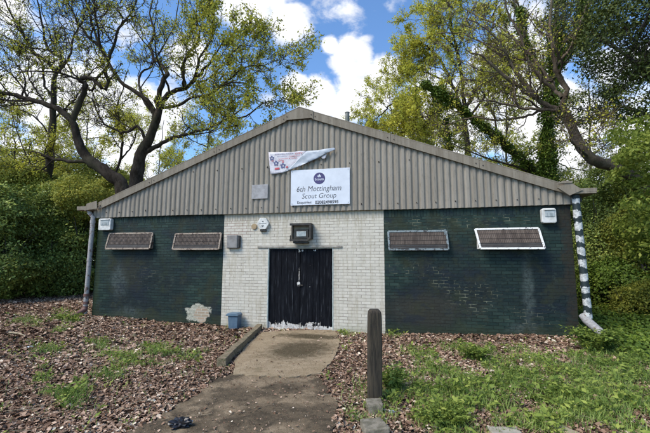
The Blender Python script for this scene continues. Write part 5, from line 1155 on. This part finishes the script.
CL = [(250, 6, 34, 1.0), (288, 24, 26, 1.1), (270, -14, 40, 0.9), (345, -14, 40, 0.8), (395, -6, 20, 0.7), (352, 62, 26, 1.1), (362, 88, 34, 1.2), (385, 70, 22, 1.0), (330, 46, 12, 0.9), (295, 88, 20, 1.1), (318, 100, 28, 1.15), (345, 108, 26, 1.0), (270, 98, 18, 0.6), (150, 110, 50, 0.9), (60, 90, 70, 0.9), (185, 60, 30, 0.8), (120, 30, 34, 0.75), (20, 20, 40, 0.7), (30, 160, 50, 0.9), (120, 165, 50, 0.8), (440, 120, 60, 1.0), (520, 60, 55, 1.0), (560, 130, 60, 1.1), (620, 60, 50, 0.8), (480, 10, 24, 0.5), (640, 150, 60, 0.9)]
for u, v, r, s in CL:
    d = Vector(ray(u, v)).normalized(); vm = nt.nodes.new('ShaderNodeVectorMath'); vm.operation = 'DISTANCE'; nt.links.new(tc, vm.inputs[0]); vm.inputs[1].default_value = d
    k = 1/(r/FP*0.95); e = wn('MULTIPLY', vm.outputs['Value'], k); e = wn('EXPONENT', wn('MULTIPLY', wn('MULTIPLY', e, e), -1.0)); e = wn('MULTIPLY', e, s)
    tot = e if tot is None else wn('MAXIMUM', tot, e)
base = wn('MULTIPLY', wn('SUBTRACT', wnoise(2.6, 5, 0.6, 7.0), 0.60), 1.5)          # scattered cloud in the rest of the sky
camfield = wn('ADD', tot, wn('MULTIPLY', wn('SUBTRACT', n1_, 0.5), 1.5)); camfield = wn('ADD', camfield, wn('MULTIPLY', wn('SUBTRACT', n2_, 0.5), 0.9))
mr = nt.nodes.new('ShaderNodeMapRange'); mr.interpolation_type = 'SMOOTHSTEP'; nt.links.new(wn('MAXIMUM', camfield, base), mr.inputs[0]); mr.inputs[1].default_value = 0.40; mr.inputs[2].default_value = 0.78
shade = nt.nodes.new('ShaderNodeMapRange'); nt.links.new(wn('ADD', wn('MULTIPLY', n2_, 0.6), wn('MULTIPLY', wnoise(6, 6, 0.6, 1.3), 0.6)), shade.inputs[0]); shade.inputs[1].default_value = 0.42; shade.inputs[2].default_value = 0.72
cm = nt.nodes.new('ShaderNodeMix'); cm.data_type = 'RGBA'; nt.links.new(shade.outputs[0], cm.inputs[0]); cm.inputs[6].default_value = (4.75, 4.7, 4.65, 1); cm.inputs[7].default_value = (3.1, 3.2, 3.4, 1)
sat = nt.nodes.new('ShaderNodeMix'); sat.data_type = 'RGBA'; sat.blend_type = 'MULTIPLY'; sat.inputs[0].default_value = 1.0; nt.links.new(sky.outputs[0], sat.inputs[6]); sat.inputs[7].default_value = (0.60, 0.75, 0.87, 1)
mx = nt.nodes.new('ShaderNodeMix'); mx.data_type = 'RGBA'; nt.links.new(mr.outputs[0], mx.inputs[0]); nt.links.new(sat.outputs[2], mx.inputs[6]); nt.links.new(cm.outputs[2], mx.inputs[7])
bg = nt.nodes.new('ShaderNodeBackground'); bg.inputs['Strength'].default_value = 0.10; nt.links.new(mx.outputs[2], bg.inputs[0])
wo_ = nt.nodes.new('ShaderNodeOutputWorld'); nt.links.new(bg.outputs[0], wo_.inputs[0])
ld = bpy.data.lights.new('sun', 'SUN'); ld.energy = 1.45; ld.angle = math.radians(28); ld.color = (1.0, 0.92, 0.79); lo = bpy.data.objects.new('sun', ld); COL.objects.link(lo); lo.rotation_euler = sd.to_track_quat('Z', 'Y').to_euler(); lo.location = (0, 0, 30)
cd = bpy.data.cameras.new('camera'); cam = bpy.data.objects.new('camera', cd); COL.objects.link(cam)
cd.sensor_width = 36; cd.sensor_fit = 'HORIZONTAL'; cd.lens = 36*FP/650; cd.clip_end = 1000; cd.clip_start = 0.05
mt = Matrix(((R2[0], U2[0], -Fv[0], CX), (R2[1], U2[1], -Fv[1], CY), (R2[2], U2[2], -Fv[2], CZ), (0, 0, 0, 1))); cam.matrix_world = mt
SC.camera = cam
SC.view_settings.view_transform = 'Standard'; SC.view_settings.look = 'None'; SC.view_settings.gamma = 1; SC.view_settings.use_curve_mapping = False; SC.view_settings.exposure = 1.6
SC.cycles.max_bounces = 5; SC.cycles.diffuse_bounces = 3; SC.cycles.transmission_bounces = 3; SC.cycles.adaptive_threshold = 0.03; SC.cycles.transparent_max_bounces = 4; SC.cycles.use_denoising = True; SC.cycles.sample_clamp_indirect = 6
